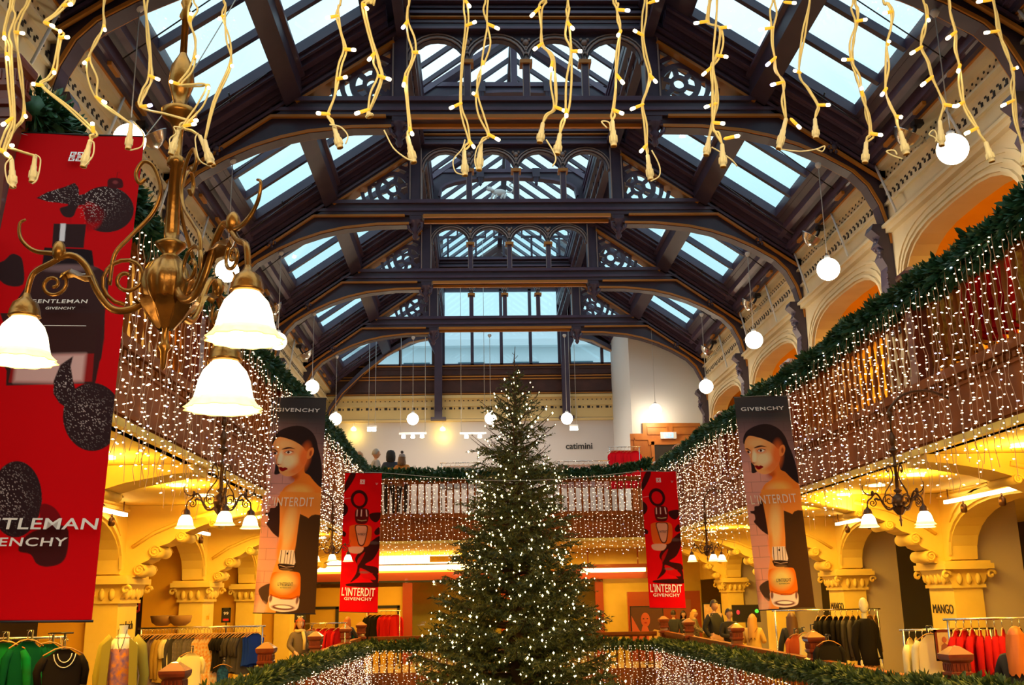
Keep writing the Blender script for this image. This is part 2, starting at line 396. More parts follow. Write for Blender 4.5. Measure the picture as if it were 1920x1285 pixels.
# ================================================================ ROOF
def truss(Y, label, full=True, arcade=True):
    t = empty('roof_truss', (0, Y, 0), 0, label, 'roof truss', 'dark timber roof trusses')
    h = .17
    # tie beam with bent ends
    b = MB()
    b.prism([(-4.4, 10.27), (-4.4, 9.95), (4.4, 9.95), (4.4, 10.27)][::-1], 1, -h, h, 0)
    for s in (-1, 1):
        b.prism([(s * 4.4, 10.27), (s * 4.4, 9.95), (s * 6.1, 8.72), (s * 6.1, 9.08)], 1, -h, h, 0)
        b.strip([(s * 4.4, 10.12), (s * 6.1, 8.92)], .06, 1, -h - .03, h + .03, 1)
    b.box(-4.4, 4.4, -h - .05, h + .05, 10.21, 10.29, 1); b.box(-4.4, 4.4, -h - .03, h + .03, 10.04, 10.10, 1)
    tb = b.build('tie_beam', [M_['wood'], M_['wood2']], t)
    # ochre mouldings under the beam
    g = MB()
    for q0, q1 in ((-h - .05, -h + .02), (h - .02, h + .05)): g.box(-2.02, 2.02, q0, q1, 9.885, 9.95)
    for s in (-1, 1):
        g.strip([(s * 2.42, 9.93), (s * 4.36, 9.93), (s * 6.08, 8.70)], .045, 1, -h - .05, -h + .02)
    g.build('beam_trim', M_['gilt'], tb)
    arc = [(2.33, 9.77), (3.0, 9.76), (3.73, 9.68), (4.2, 9.57), (4.66, 9.41), (5.1, 9.2), (5.56, 8.92), (5.80, 8.66), (5.97, 8.3), (6.06, 7.9), (6.09, 7.6)]
    for s in (-1, 1):
        p = MB()
        top = [(2.33, 9.93), (4.38, 9.93), (6.1, 8.72), (6.1, 7.6)]
        poly = [(s * x, z) for x, z in arc] + [(s * x, z) for x, z in top[::-1]]
        p.prism(poly, 1, -.10, .10); pb = p.build('arch_brace', M_['wood'], t)
        q = MB(); q.strip([(s * x, z) for x, z in arc], .075, 1, -.13, .13, 1)
        for q0, q1 in ((-.16, -.125), (.125, .16)): q.strip([(s * x, z) for x, z in arc], .05, 1, q0, q1, 0)
        q.build('arch_moulding', [M_['gilt'], M_['wood']], pb)
        # little bosses where the brace meets the chord
        k = MB(); cx, cz = 5.25, 9.33
        for a in range(6):
            k.ball((s * cx + .09 * math.cos(a), -.2, cz + .09 * math.sin(a)), .035, 6, 4)
        k.ball((s * cx, -.2, cz), .06, 8, 6); k.build('carved_boss', M_['wood'], pb)
        # wall post: carved pilaster below the springing
        w = MB()
        prof = [(.30, 7.95), (.34, 7.85), (.20, 7.72), (.26, 7.6), (.16, 7.5), (.22, 7.38), (.13, 7.2), (.15, 6.9), (.10, 6.45), (.05, 6.15), (.09, 6.05)]
        pl = [(s * (XW - d), z) for d, z in prof]
        w.prism(pl + [(s * XW, 6.05), (s * XW, 7.95)], 1, -.15, .15)
        for a in range(8): w.ball((s * (XW - .2), R.uniform(-.15, .15), 7.4 + .06 * a), .055, 6, 4)
        for a in range(9): w.ball((s * (XW - .14), -.15, 6.3 + .1 * a), .03, 6, 4)
        w.build('wall_post', M_['wood'], t)
        # principal rafter
        r_ = MB(); x0, x1 = 2.1, 6.1
        r_.prism([(s * x0, roofz(x0)), (s * x1, roofz(x1)), (s * x1, roofz(x1, .42)), (s * x0, roofz(x0, .42))], 1, -h, h, 0)
        for o_, e_ in ((.10, .05), (.22, .10), (.34, .05)):
            r_.strip([(s * 2.2, roofz(2.2, o_)), (s * 6.0, roofz(6.0, o_))], .05, 1, -h - e_, h + e_, 1)
        rf_ = r_.build('rafter', [M_['wood'], M_['wood2']], t)
        r2 = MB(); r2.strip([(s * 2.3, roofz(2.3) - .02), (s * 3.95, roofz(3.95) - .02)], .05, 1, -h - .04, h + .04)
        r2.build('rafter_trim', M_['gilt'], rf_)
        # post of the lantern
        p2 = MB(); p2.box(s * 2.06, s * 2.32, -.16, .16, 9.86, 12.3, 0)
        for xx in (2.07, 2.31): p2.box(s * (xx - .012), s * (xx + .012), -.185, -.16, 10.3, 11.5, 1)
        p2.build('post', [M_['wood'], M_['pale']], t)
        c = MB(); c.lathe([(.02, 9.42), (.07, 9.5), (.05, 9.56), (.12, 9.64), (.07, 9.72), (.17, 9.82), (.17, 9.86)], (s * 2.2, -.02, 0), 8)
        for a in (-1, 1): c.tube([(s * 2.2 + a * .06, -.1, 9.8), (s * 2.2 + a * .16, -.12, 9.78), (s * 2.2 + a * .14, -.12, 9.66), (s * 2.2 + a * .06, -.1, 9.58)], .03, 5)
        c.build('pendant_corbel', M_['wood2'], t)
        # pierced fretwork spandrel
        f = MB(); T0 = (2.33, 10.30); T1 = (3.86, 10.30); T2 = (2.33, roofz(2.33) - .02)
        def inside(x, z): return x > 2.36 and z > 10.32 and z < roofz(x) - .04
        f.strip([(s * T0[0], T0[1]), (s * T1[0], T1[1])], .05, 1, -.05, .05); f.strip([(s * T0[0], T0[1]), (s * T2[0], T2[1])], .07, 1, -.053, .053)
        f.strip([(s * T2[0], T2[1]), (s * T1[0], T1[1])], .09, 1, -.047, .047)
        cx, cz = 2.68, 10.62
        for rr, ww in ((.13, .07), (.34, .10), (.52, .085), (.68, .08), (.83, .075), (.97, .07)):
            seg = []
            for a in range(0, 49):
                an = a * 2 * PI / 48; x_ = cx + rr * math.cos(an); z_ = cz + rr * math.sin(an)
                if inside(x_, z_): seg.append((s * x_, z_))
                else:
                    if len(seg) > 1: f.strip(seg, ww, 1, -.04, .04)
                    seg = []
            if len(seg) > 1: f.strip(seg, ww, 1, -.04, .04)
        for a in range(12):
            an = a * PI / 6 + .2; seg = []
            r0, r1 = (.13, .34) if a % 2 else (.34, .52)
            for q in range(5):
                rr = r0 + (r1 - r0) * q / 4; x_ = cx + rr * math.cos(an); z_ = cz + rr * math.sin(an)
                if inside(x_, z_): seg.append((s * x_, z_))
            if len(seg) > 1: f.strip(seg, .085, 1, -.034, .034)
        f.build('fretwork_spandrel', M_['wood2'], t)  # lighter timber colour stands in for light falling on the fretwork
    # arcade of four arches between the posts
    if arcade:
        wv = 4.12 / 4
        for i in range(4):
            a_ = MB()
            x0 = -2.06 + i * wv + .05; x1 = x0 + wv - .10; c = (x0 + x1) / 2; hw = (x1 - x0) / 2
            ar = [(c + hw * math.cos(PI - PI * k / 12), 11.03 + .42 * math.sin(PI * k / 12)) for k in range(13)]
            a_.prism([(x0 - .05, 11.03), (x0 - .05, 11.56), (x1 + .05, 11.56), (x1 + .05, 11.03)] + ar[::-1], 1, -.07, .07, 0)
            for dr, w_ in ((.035, .03), (.09, .02)):
                a_.strip([(c + (hw + dr) * math.cos(PI - PI * k / 12), 11.03 + (.42 + dr) * math.sin(PI * k / 12)) for k in range(13)], w_, 1, -.11, .07, 1)
            a_.build('arcade_arch', [M_['wood'], M_['pale']], t)
        for i in range(1, 4):
            x = -2.06 + i * wv; q = MB()
            q.box(x - .06, x + .06, -.07, .07, 10.27, 11.0, 0); q.box(x - .11, x + .11, -.12, .12, 10.98, 11.05, 1)
            q.box(x - .065, x - .05, -.085, -.06, 10.3, 10.98, 2); q.box(x + .05, x + .065, -.085, -.06, 10.3, 10.98, 2)
            q.ball((x, -.09, 11.38), .06, 8, 6, 2); q.ball((x - .06, -.09, 11.44), .035, 6, 4, 2); q.ball((x + .06, -.09, 11.44), .035, 6, 4, 2); q.ball((x, -.09, 11.28), .035, 6, 4, 2)
            q.build('colonnette', [M_['wood2'], M_['gilt'], M_['pale']], t)
    # head beam above
    hb = MB(); hb.box(-2.3, 2.3, -.16, .16, 11.56, 12.12, 0)
    for z, e in ((11.58, .06), (11.72, .02), (11.86, .10), (12.0, .04), (12.08, .14)): hb.box(-2.06, 2.06, -.16 - e, .16, z, z + .05, 1)
    hb.box(-2.06, 2.06, -.23, -.16, 11.80, 11.825, 2)
    hb.build('head_beam', [M_['wood'], M_['wood2'], M_['gilt']], t)
    if full:
        # upper gable frame of the lantern: wide arched opening
        u = MB()
        ar = [(1.85 * math.cos(PI - PI * k / 14), 12.35 + .55 * math.sin(PI * k / 14) ** .6) for k in range(15)]
        u.prism([(-2.1, 12.12), (-2.1, 13.05), (2.1, 13.05), (2.1, 12.12), (1.85, 12.12)] + ar[::-1] + [(-1.85, 12.12)], 1, -.07, .07, 0)
        u.strip(ar, .06, 1, -.12, .12, 1); u.box(-2.1, 2.1, -.12, .12, 13.02, 13.12, 1)
        u.box(-.07, .07, -.10, .10, 13.1, 14.3, 1); u.strip([(-2.1, 12.85), (0, 14.35), (2.1, 12.85)], .12, 1, -.13, .13, 1)
        u.build('gable_frame', [M_['wood'], M_['wood2']], t)
        for x in (-.75, .75):
            d = MB(); d.box(x - .1, x + .1, -.22, -.06, 12.85, 13.1, 0); d.lathe([(.0, 12.6), (.05, 12.66), (.04, 12.7), (.09, 12.85)], (x, -.14, 0), 8, 0)
            d.build('drop_finial', M_['wood'], t)
    return t
ordn = ['nearest dark timber roof truss, its legs at the top corners of the picture', 'first dark roof truss seen whole, nearest to the camera',
        'second dark timber roof truss from the camera', 'third dark timber roof truss from the camera', 'fourth and farthest arcaded dark timber roof truss']
for y, l in zip(TR, ordn): truss(y, l, full=(y < 30))

# end frame against the gable wall: two hanging posts on brackets and curved ribs
t = empty('roof_truss', (0, 34.95, 0), 0, 'dark timber end frame with two long wall posts against the gable windows', 'roof truss')
for s in (-1, 1):
    p = MB(); p.box(s * 2.08, s * 2.34, -.14, .14, 7.95, 12.7); p.prism([(s * 2.08, 10.2), (s * 2.34, 10.2), (s * 2.7, 11.0), (s * 2.34, 11.0)], 1, -.12, .12)
    p.box(s * 1.95, s * 2.47, -.16, .16, 7.86, 7.95); p.build('post', M_['wood'], t)
    q = MB(); arc = [(2.4, 10.85), (3.2, 10.7), (4.0, 10.25), (4.8, 9.6), (5.5, 8.9), (5.9, 8.3), (6.05, 7.7)]
    q.strip([(s * x, z) for x, z in arc], .16, 1, -.1, .1); q.build('curved_rib', M_['wood'], t)
    e = MB(); e.strip([(s * x, z - .09) for x, z in arc], .03, 1, -.12, .12); e.build('rib_trim', M_['gilt'], t)

# roof slopes between the trusses
def slope_bay(s, y0, y1, n):
    """timber frame and glass of one bay on one side"""
    def pt(x, y, off): return (s * x, y, roofz(x, off))
    def slab(m, xa, xb, ya, yb, o0, o1, mi=0):
        vs_ = [pt(x, y, o) for x in (xa, xb) for y in (ya, yb) for o in (o0, o1)]
        m.add(vs_, [(0, 1, 3, 2), (4, 6, 7, 5), (0, 4, 5, 1), (2, 3, 7, 6), (0, 2, 6, 4), (1, 5, 7, 3)], mi)
    gy0, gy1 = y0 + .85, y1 - .75
    b = MB()
    slab(b, 5.5, 6.3, y0, y1, .45, .7); slab(b, 2.0, 2.75, y0, y1, .45, .7)
    slab(b, 2.75, 5.5, y0, gy0, .45, .7); slab(b, 2.75, 5.5, gy1, y1, .45, .7)
    # stepped mouldings beside the trusses
    for k, (a, d) in enumerate(((.20, .16), (.40, .10), (.58, .05), (.74, .10))):
        slab(b, 2.4, 6.0, y0 + a, y0 + a + .09, .45 - d, .45, 1)
    for k, (a, d) in enumerate(((.22, .18), (.36, .10), (.50, .14), (.64, .06))):
        slab(b, 2.4, 6.0, y1 - a - .08, y1 - a, .45 - d, .45, 1)
    slab(b, 5.60, 5.68, y0, y1, .30, .45, 1); slab(b, 5.82, 5.9, y0, y1, .2, .45, 1)
    # purlin
    slab(b, 3.86, 4.12, y0, y1, .02, .46, 0); slab(b, 3.80, 4.18, y0, y1, .30, .36, 1)
    S(b.build('ceiling_roof_bay', [M_['wood'], M_['wood2']]))
    gl = MB()
    slab(gl, 4.12, 5.5, gy0, gy1, .60, .61); slab(gl, 2.75, 3.86, gy0, gy1, .60, .61)
    w = S(gl.build('window_%d' % n, M_['glass']))
    f = MB()
    for k in range(1, 3):
        yy = gy0 + (gy1 - gy0) * k / 3
        ww = .05
        slab(f, 2.75, 5.5, yy - ww, yy + ww, .50, .66)
    slab(f, 2.75, 5.5, gy0 - .04, gy0 + .05, .46, .66); slab(f, 2.75, 5.5, gy1 - .05, gy1 + .04, .46, .66)
    slab(f, 5.44, 5.52, gy0, gy1, .46, .66); slab(f, 2.72, 2.80, gy0, gy1, .46, .66)
    f.build('window_frame', M_['wood'], w)
    r_ = MB()
    yy = gy0 + (gy1 - gy0) * .75 
    for yv in (gy0 + .35, gy1 - .25):
        r_.tube([pt(5.7, yv, .15), pt(4.3, yv + .1, .38)], .012, 4)
    r_.tube([pt(4.9, gy1 - .2, .42), pt(4.9, gy1 - .05, .34), pt(4.85, gy1 + .02, .42)], .015, 4)
    r_.build('opening_rod', M_['iron'], w)
n = 10
ys = [6.9] + TR + [35.2]
for a, b_ in zip(ys[:-1], ys[1:]):
    for s in (-1, 1): slope_bay(s, a, b_, n); n += 1
# lantern
L = MB()
for s in (-1, 1):
    L.box(s * 2.08, s * 2.3, 6.9, YE, 12.1, 12.75, 0)
    L.box(s * 2.08, s * 2.25, 6.9, YE, 11.45, 11.6, 0)
    for z in (11.6, 12.15, 12.3, 12.5, 12.65): L.box(s * 2.0, s * 2.1, 6.9, YE, z, z + .06, 1)
    y = 7.0
    while y < 35: L.box(s * 2.06, s * 2.2, y, y + .07, 11.5, 12.2, 0); y += .47
L.box(-.08, .08, 6.9, YE, 14.25, 14.5, 0)
for s in (-1, 1):
    y = 7.2
    while y < 35:
        L.add([(s * 2.1, y - .04, 12.72), (s * 2.1, y + .04, 12.72), (0, y + .04, 14.3), (0, y - .04, 14.3),
               (s * 2.1, y - .04, 12.84), (s * 2.1, y + .04, 12.84), (0, y + .04, 14.42), (0, y - .04, 14.42)],
              [(0, 3, 2, 1), (4, 5, 6, 7), (0, 1, 5, 4), (1, 2, 6, 5), (2, 3, 7, 6), (3, 0, 4, 7)], 0)
        y += .78
S(L.build('ceiling_lantern', [M_['wood'], M_['wood2']]))
g = MB()
for s in (-1, 1):
    g.add([(s * 2.2, 6.9, 12.83), (s * 2.2, YE, 12.83), (0, YE, 14.48), (0, 6.9, 14.48)], [(0, 1, 2, 3)])
    g.add([(s * 2.2, 6.9, 11.6), (s * 2.2, YE, 11.6), (s * 2.2, YE, 12.2), (s * 2.2, 6.9, 12.2)], [(0, 1, 2, 3)])
S(g.build('window_30', M_['glass']))
# eaves plates
for s, nm in ((-1, 'trim_eaves_left'), (1, 'trim_eaves_right')):
    e = MB(); e.box(s * 5.86, s * 6.5, 6.9, YE, 9.0, 9.35, 0); e.box(s * 5.78, s * 5.9, 6.9, YE, 9.1, 9.2, 1); e.box(s * 5.93, s * 5.96, 6.9, YE, 8.98, 9.0, 2)
    y = 8.0
    while y < 35: e.box(s * 5.80, s * 5.86, y, y + .35, 9.0, 9.06, 2); y += 1.175
    e.box(s * 6.3, s * 6.6, 6.9, YE, 9.3, 10.0, 0)
    S(e.build(nm, [M_['wood'], M_['wood2'], M_['gilt']]))
# near closing wall of the roof above the photographer
S(MB().box(-9, 9, 6.6, 6.9, 7.6, 14.6).build('wall_near_gable', M_['wood']))
# leaded end window of the lantern over the fourth truss
lw = MB(); lw.box(-2.0, 2.0, 30.72, 30.73, 12.3, 14.1); w = S(lw.build('window_31', M_['glass']))
f = MB()
for i in range(5):
    x = -1.75 + i * .875; f.strip([(x - .3, 13.6), (x - .3, 12.95), (x + .3, 12.95), (x + .3, 13.6)], .05, 1, 30.55, 30.66); f.box(x - .03, x + .03, 30.55, 30.66, 12.3, 12.95)
    f.box(x + .3, x + .58, 30.55, 30.66, 13.2, 13.25)
f.box(-2, 2, 30.70, 30.8, 12.22, 12.34)
f.build('window_frame', M_['wood'], w)
# small white heraldic beast on the cross frame, seen through the second arcade
c = onY(936, 361, 25.62); t = empty('roof_ornament', (c.x, c.y, c.z), 0, 'small white heraldic beast ornament seen through the second truss arcade', 'ornament')
m = MB(); m.ball((0, 0, 0), .13, 12, 8, 0, (1.5, .4, .75)); m.ball((-.26, 0, .10), .07, 10, 6, 0, (1.2, .5, 1)); m.tube([(-.15, 0, .02), (-.24, 0, .10)], [.06, .05], 6); m.tube([(-.28, 0, .14), (-.34, 0, .20)], .012, 5)
for x in (-.16, -.06, .10, .18): m.tube([(x, 0, -.05), (x - .05, 0, -.16), (x - .02, 0, -.24)], [.04, .03, .02], 6)
m.tube(cat_rom([(.2, 0, .02), (.32, 0, .0), (.38, 0, .12), (.28, 0, .2), (.34, 0, .26)], 4), .02, 5)
m.build('beast', M_['white'], t)
m = MB(); m.box(-.45, .45, -.04, .04, -.28, -.24); m.tube([(0, .02, -.26), (0, .1, 12.2 - c.z)], .03, 6); m.build('perch', M_['wood2'], t)
# ================================================================ LOWER ARCADE
CY = [10.7, 15.4, 20.1, 24.8, 29.5]          # near faces of the columns
def arcade_column(s, y, label):
    t = empty('arcade_column', (s * 6.32, y + .42, 0), 0, label, 'column', 'cream columns of the lower arcade')
    m = MB(); m.box(-.22, .22, -.42, .42, .18, 1.98); m.box(-.27, .27, -.47, .47, 0, .18); m.build('shaft', M_['yellow'], t)
    c = MB(); c.box(-.26, .26, -.46, .46, 1.95, 2.0)
    c.prism([(-.24, 2.0), (.24, 2.0), (.33, 2.22), (-.33, 2.22)], 1, -.44, .44); c.box(-.37, .37, -.56, .56, 2.22, 2.30); c.box(-.34, .34, -.52, .52, 2.30, 2.34)
    # carved leaves and corner scrolls
    for sx in (-1, 1):
        for sy in (-1, 1):
            c.tube([(sx * .34 + .07 * math.cos(a) * (1 - i / 14), sy * .50, 2.14 + .07 * math.sin(a) * (1 - i / 14)) for i, a in enumerate([k * .6 for k in range(12)])], .025, 5)
    for k in range(-3, 4):
        for sx in (-1, 1): c.ball((sx * .28, k * .13, 2.08 + .03 * (k % 2)), .06, 6, 5, sc=(.7, .8, 1.4))
    for k in range(-1, 2):
        for sy in (-1, 1): c.ball((k * .14, sy * .48, 2.08), .06, 6, 5, sc=(.8, .7, 1.4))
    c.build('capital', M_['yellow'], t)
    # carved bracket carrying the gallery edge
    b = MB(); prof = [(0, 2.3), (-.16, 2.32), (-.22, 2.42), (-.20, 2.50), (-.34, 2.56), (-.42, 2.66), (-.40, 2.73), (-.62, 2.80), (-.80, 2.93), (-1.1, 3.05), (-1.5, 3.17), (-1.95, 3.25), (-2.2, 3.27), (-2.2, 3.355), (0, 3.355)]
    b.prism([(s * -1 * -1 * (s * (x)) * 1 - s * .22 if False else s * x - s * .22, z) for x, z in prof], 1, -.26, .26)
    for (x, z, r) in ((-.22, 2.42, .085), (-.43, 2.68, .09), (-.80, 2.89, .075), (-1.25, 3.07, .05)):
        b.tube([(s * x - s * .22, -.29, z), (s * x - s * .22, .29, z)], r, 16)
        for sy in (-1, 1): b.tube([(s * x - s * .22 + (r * 1.05 - r * .85 * i / 16) * math.cos(i * .7), sy * .295, z + (r * 1.05 - r * .85 * i / 16) * math.sin(i * .7)) for i in range(17)], .013, 5)
    pts = [(-.1, 2.75), (-.4, 2.95), (-.8, 3.12), (-1.3, 3.24)]
    for sy in (-1, 1): b.tube([(s * x - s * .22, sy * .27, z) for x, z in pts], .03, 5)
    b.build('scroll_bracket', M_['yellow'], t)
    return t
wl = {1: ['plain cream column at the right picture edge', 'nearest cream column on the right, dark lettering below its capital', 'second cream column on the right, behind the black-topped mannequin', 'third cream column on the right, behind the tall banner', 'farthest cream column on the right, by the red shopfront'],
      -1: ['cream column on the left hidden behind the big red banner', 'cream column on the left lettered just right of the big red banner', 'second cream column on the left, above the clothes rail', 'third cream column on the left, beside the tall portrait banner', 'farthest cream column on the left, by the yellow shopfront']}
signs = []
for s in (-1, 1):
    for k, y in enumerate(CY): arcade_column(s, y, wl[s][k])
    # arcade wall with arches running along the nave
    m = MB(); xi, xo = s * 6.1, s * 6.5
    for k in range(len(CY)):
        y0, y1 = (CY[k - 1] + .84 if k else 6.84), CY[k]
        arc = [((y0 + y1) / 2 + ((y1 - y0) / 2 - .05) * math.copysign(abs(math.cos(PI - PI * i / 16)) ** .8, math.cos(PI - PI * i / 16)), 2.36 + .78 * math.sin(PI * i / 16) ** .85) for i in range(17)]
        m.prism([(y0, 2.36), (y0, 3.355), (y1, 3.355), (y1, 2.36)] + arc[::-1], 0, xi, xo)
        m.box(xi, xo, y1, y1 + .84, 2.345, 3.355)
        m.strip([(a, b + .07) for a, b in arc], .06, 0, xi - s * .04, xi)
        m.strip([(a, b + .2) for a, b in arc[2:-2]], .03, 0, xi - s * .03, xi)
    m.box(xi, xo, CY[-1] + .84, 36, 2.345, 3.355)
    m.box(xi - s * .03, xi, 6.84, 35, 3.26, 3.30)
    S(m.build('wall_arcade_' + ('left' if s < 0 else 'right'), M_['yellow']))
    # cream partition walls behind the columns
    p = MB()
    for k, y in enumerate(CY):
        p.box(s * 6.555, s * (7.25 if k else 7.6), y + .1, y + .3, 0, 3.355)
    S(p.build('wall_partition_' + ('left' if s < 0 else 'right'), M_['taupe'] if s > 0 else M_['ochre']))
# lettering on the columns
def on_nave_face(s, y, z): # text reading towards the well
    M = Matrix.Translation((s * 6.1 - s * .006, y, z))
    return M @ Matrix(((0, 0, -s, 0), (-s, 0, 0, 0), (0, 1, 0, 0), (0, 0, 0, 1)))
def lettering(name, txt, label, size, s, y, z, sx=1.0, m_=None):
    o = text_mesh(name, txt, size, m_ or M_['black'], None, on_nave_face(s, y, z), .004, sx); return tag(o, label, 'lettering')
lettering('wall_lettering', 'MANGO', 'dark capital letters fixed to the nearest cream column on the right', .19, 1, 15.82, 1.58, 1.0)
lettering('wall_lettering', 'MANGO', 'dark capital letters on the second cream column on the right, beside the mannequin', .19, 1, 20.52, 1.58, 1.0)
lettering('wall_lettering', 'MANGO', 'dark letters on the third cream column on the right, under the tall banner', .19, 1, 25.22, 1.58, .9)
lettering('wall_lettering', 'sandwich', 'small dark lower case letters on the nearest cream column on the left', .17, -1, 15.8, 1.58, .95)
lettering('wall_lettering', 'oui', 'faint lower case letters on the second cream column on the left', .17, -1, 20.5, 1.62, 1.0, M_['ochre'])
def on_end(x, y, z): return Matrix.Translation((x, y, z)) @ Matrix(((1, 0, 0, 0), (0, 0, -1, 0), (0, 1, 0, 0), (0, 0, 0, 1)))
p = onY(1086, 842, YE - .01)
tag(text_mesh('wall_lettering', 'catimini', .30, M_['black'], None, on_end(p.x, YE - .012, p.z), .006, 1.0, .006), 'dark script shop name on the pale upper end wall', 'lettering')
p = onY(258, 1100, 19.8)

# ================================================================ GALLERY EDGE
def fascia(name, axis, a0, a1, pos, s):
    """brown timber fascia; s = side sign for the well face"""
    m = MB()
    def bx(d0, d1, q0, q1, z0, z1, mi):
        if axis == 1: m.box(pos + s * d0, pos + s * d1, q0, q1, z0, z1, mi)
        else: m.box(q0, q1, pos + s * d0, pos + s * d1, z0, z1, mi)
    bx(-.02, .10, a0, a1, 3.42, 4.10, 0); bx(-.05, .10, a0, a1, 3.36, 3.43, 1)
    bx(-.06, 0, a0, a1, 4.02, 4.12, 0); bx(-.04, 0, a0, a1, 3.90, 3.93, 0); bx(-.05, 0, a0, a1, 3.46, 3.50, 0)
    q = a0
    while q < a1 - .1:
        bx(-.045, -.01, q, q + .05, 3.945, 4.0, 0); q += .11
    q = a0 + .1
    return S(m.build(name, [M_['panel'], M_['yellow']]))
fascia('trim_fascia_left', 1, 4.0, YR, -XR, -1); fascia('trim_fascia_right', 1, 4.0, YR, XR, 1); fascia('trim_fascia_end', 0, -XR, XR, YR, 1)
# lower gallery fascia
for s in (-1, 1):
    m = MB(); m.box(s * XR, s * (XR - .04), 1.55, YR, -.6, .05); S(m.build('trim_floor_edge_' + ('left' if s < 0 else 'right'), M_['panel']))
S(MB().box(-XR, XR, YR - .04, YR, -.6, .05).build('trim_floor_edge_end', M_['panel']))

NY = [6.2, 10.9, 15.5, 20.15, 24.7, 28.0]
# turned baluster, one mesh shared by all
bal = MB(); bal.lathe([(.028, 0), (.028, .10), (.018, .13), (.034, .30), (.030, .38), (.016, .47), (.030, .55), (.022, .70), (.018, .76), (.028, .80), (.028, .86)], n=8)
bal_o = bal.build('baluster', M_['panel']); bal_me = bal_o.data; bpy.data.objects.remove(bal_o)
def balustrade(x0, y0, x1, y1, z, label, group, hgt=.98):
    L = math.hypot(x1 - x0, y1 - y0); rz = math.atan2(y1 - y0, x1 - x0)
    t = empty('balustrade', (x0, y0, z), rz, label, 'balustrade', group)
    m = MB(); m.box(0, L, -.07, .07, .90, .98); m.box(0, L, -.04, .04, .86, .90); m.build('handrail', M_['panel'], t)
    m = MB(); m.box(0, L, -.05, .05, 0, .06); m.build('bottom_rail', M_['panel'], t)
    n = int(L / .19)
    for i in range(n):
        o = bpy.data.objects.new('baluster', bal_me); COL.objects.link(o); o.parent = t; o.location = ((i + .5) * L / n, 0, .03)
    return t
side = {-1: 'left', 1: 'right'}; far = ['nearest section', 'second section', 'third section', 'fourth section', 'farthest section']
for lvl, z in (('upper', 4.1), ('lower', 0.0)):
    for s in (-1, 1):
        for k in range(5):
            balustrade(s * (XR + .12), NY[k] + .17, s * (XR + .12), NY[k + 1] - .17, z, '%s of the turned timber balustrade along the %s %s gallery' % (far[k], lvl, side[s]), 'turned balustrades of the %s gallery' % lvl)
    balustrade(-XR + .1, YR + .12, -.1, YR + .12, z, 'left half of the turned balustrade across the far end of the %s gallery' % lvl, 'turned balustrades of the %s gallery' % lvl)
    balustrade(.1, YR + .12, XR - .1, YR + .12, z, 'right half of the turned balustrade across the far end of the %s gallery' % lvl, 'turned balustrades of the %s gallery' % lvl)
def newel(loc, label, group, k=1.0):
    t = empty('newel_post', loc, 0, label, 'newel post', group); t.scale = (.66, .66, .94)
    m = MB(); m.box(-.13, .13, -.13, .13, 0, .95); m.box(-.16, .16, -.16, .16, .0, .12); m.box(-.15, .15, -.15, .15, .92, .99)
    m.build('shaft', M_['mahog'], t)
    c = MB()
    def sq(r, z): return [(-r, -r, z), (r, -r, z), (r, r, z), (-r, r, z)]
    prof = [(.135, .99), (.19, 1.0), (.19, 1.04), (.14, 1.06), (.13, 1.12), (.17, 1.15), (.17, 1.18), (.15, 1.19), (.15, 1.28), (.19, 1.31), (.20, 1.34), (.20, 1.37)]
    vs_ = []; 
    for r, z in prof: vs_ += sq(r, z)
    fs = [(4 * i + a, 4 * i + (a + 1) % 4, 4 * i + 4 + (a + 1) % 4, 4 * i + 4 + a) for i in range(len(prof) - 1) for a in range(4)]
    c.add(vs_, fs)
    for a in range(-2, 3):
        for q in (-1, 1):
            c.box(a * .06 - .012, a * .06 + .012, q * .15, q * .165, 1.2, 1.27); c.box(q * .15, q * .165, a * .06 - .012, a * .06 + .012, 1.2, 1.27)
    c.build('moulded_head', M_['mahog'], t)
    p = MB(); p.add(sq(.20, 1.37) + sq(.06, 1.45) + [(0, 0, 1.46)], [(0, 1, 5, 4), (1, 2, 6, 5), (2, 3, 7, 6), (3, 0, 4, 7), (4, 5, 8), (5, 6, 8), (6, 7, 8), (7, 4, 8)])
    o = p.build('pyramid_cap', M_['mahogcap'], t)
    return t
M_['mahogcap'] = mat('polished_cap_timber', (.45, .22, .10), .15, coat=.6)
for lvl, z in (('upper', 4.1), ('lower', 0.0)):
    for s in (-1, 1):
        for k, y in enumerate(NY):
            newel((s * (XR + .08), y, z + (.01 if lvl == 'upper' else 0)), 'red-brown newel post with moulded head, %s %s gallery rail, %s' % (side[s], lvl, ['nearest the camera', 'second from the camera', 'third from the camera', 'fourth from the camera', 'fifth from the camera', 'at the far corner'][k]), 'newel posts of the %s gallery' % lvl)

# ================================================================ FAR END OF THE LOWER GALLERY
YS = 33.0
def P(px, py, Y=YS): return onY(px, py, Y)
def rect(m, x0, y0, x1, y1, Y, d, mi=0):
    a = onY(x0, y1, Y); b = onY(x1, y0, Y); m.box(a.x, b.x, Y, Y + d, a.z, b.z, mi)
M_['shopyellow'] = mat('mustard_panel', (.70, .42, .05), .6)
M_['redwood'] = mat('red_stained_shopfront', (.36, .05, .012), .35, coat=.3)
m = MB(); m.box(-6.1, 6.1, YS, YS + .2, 2.72, 3.355, 0)
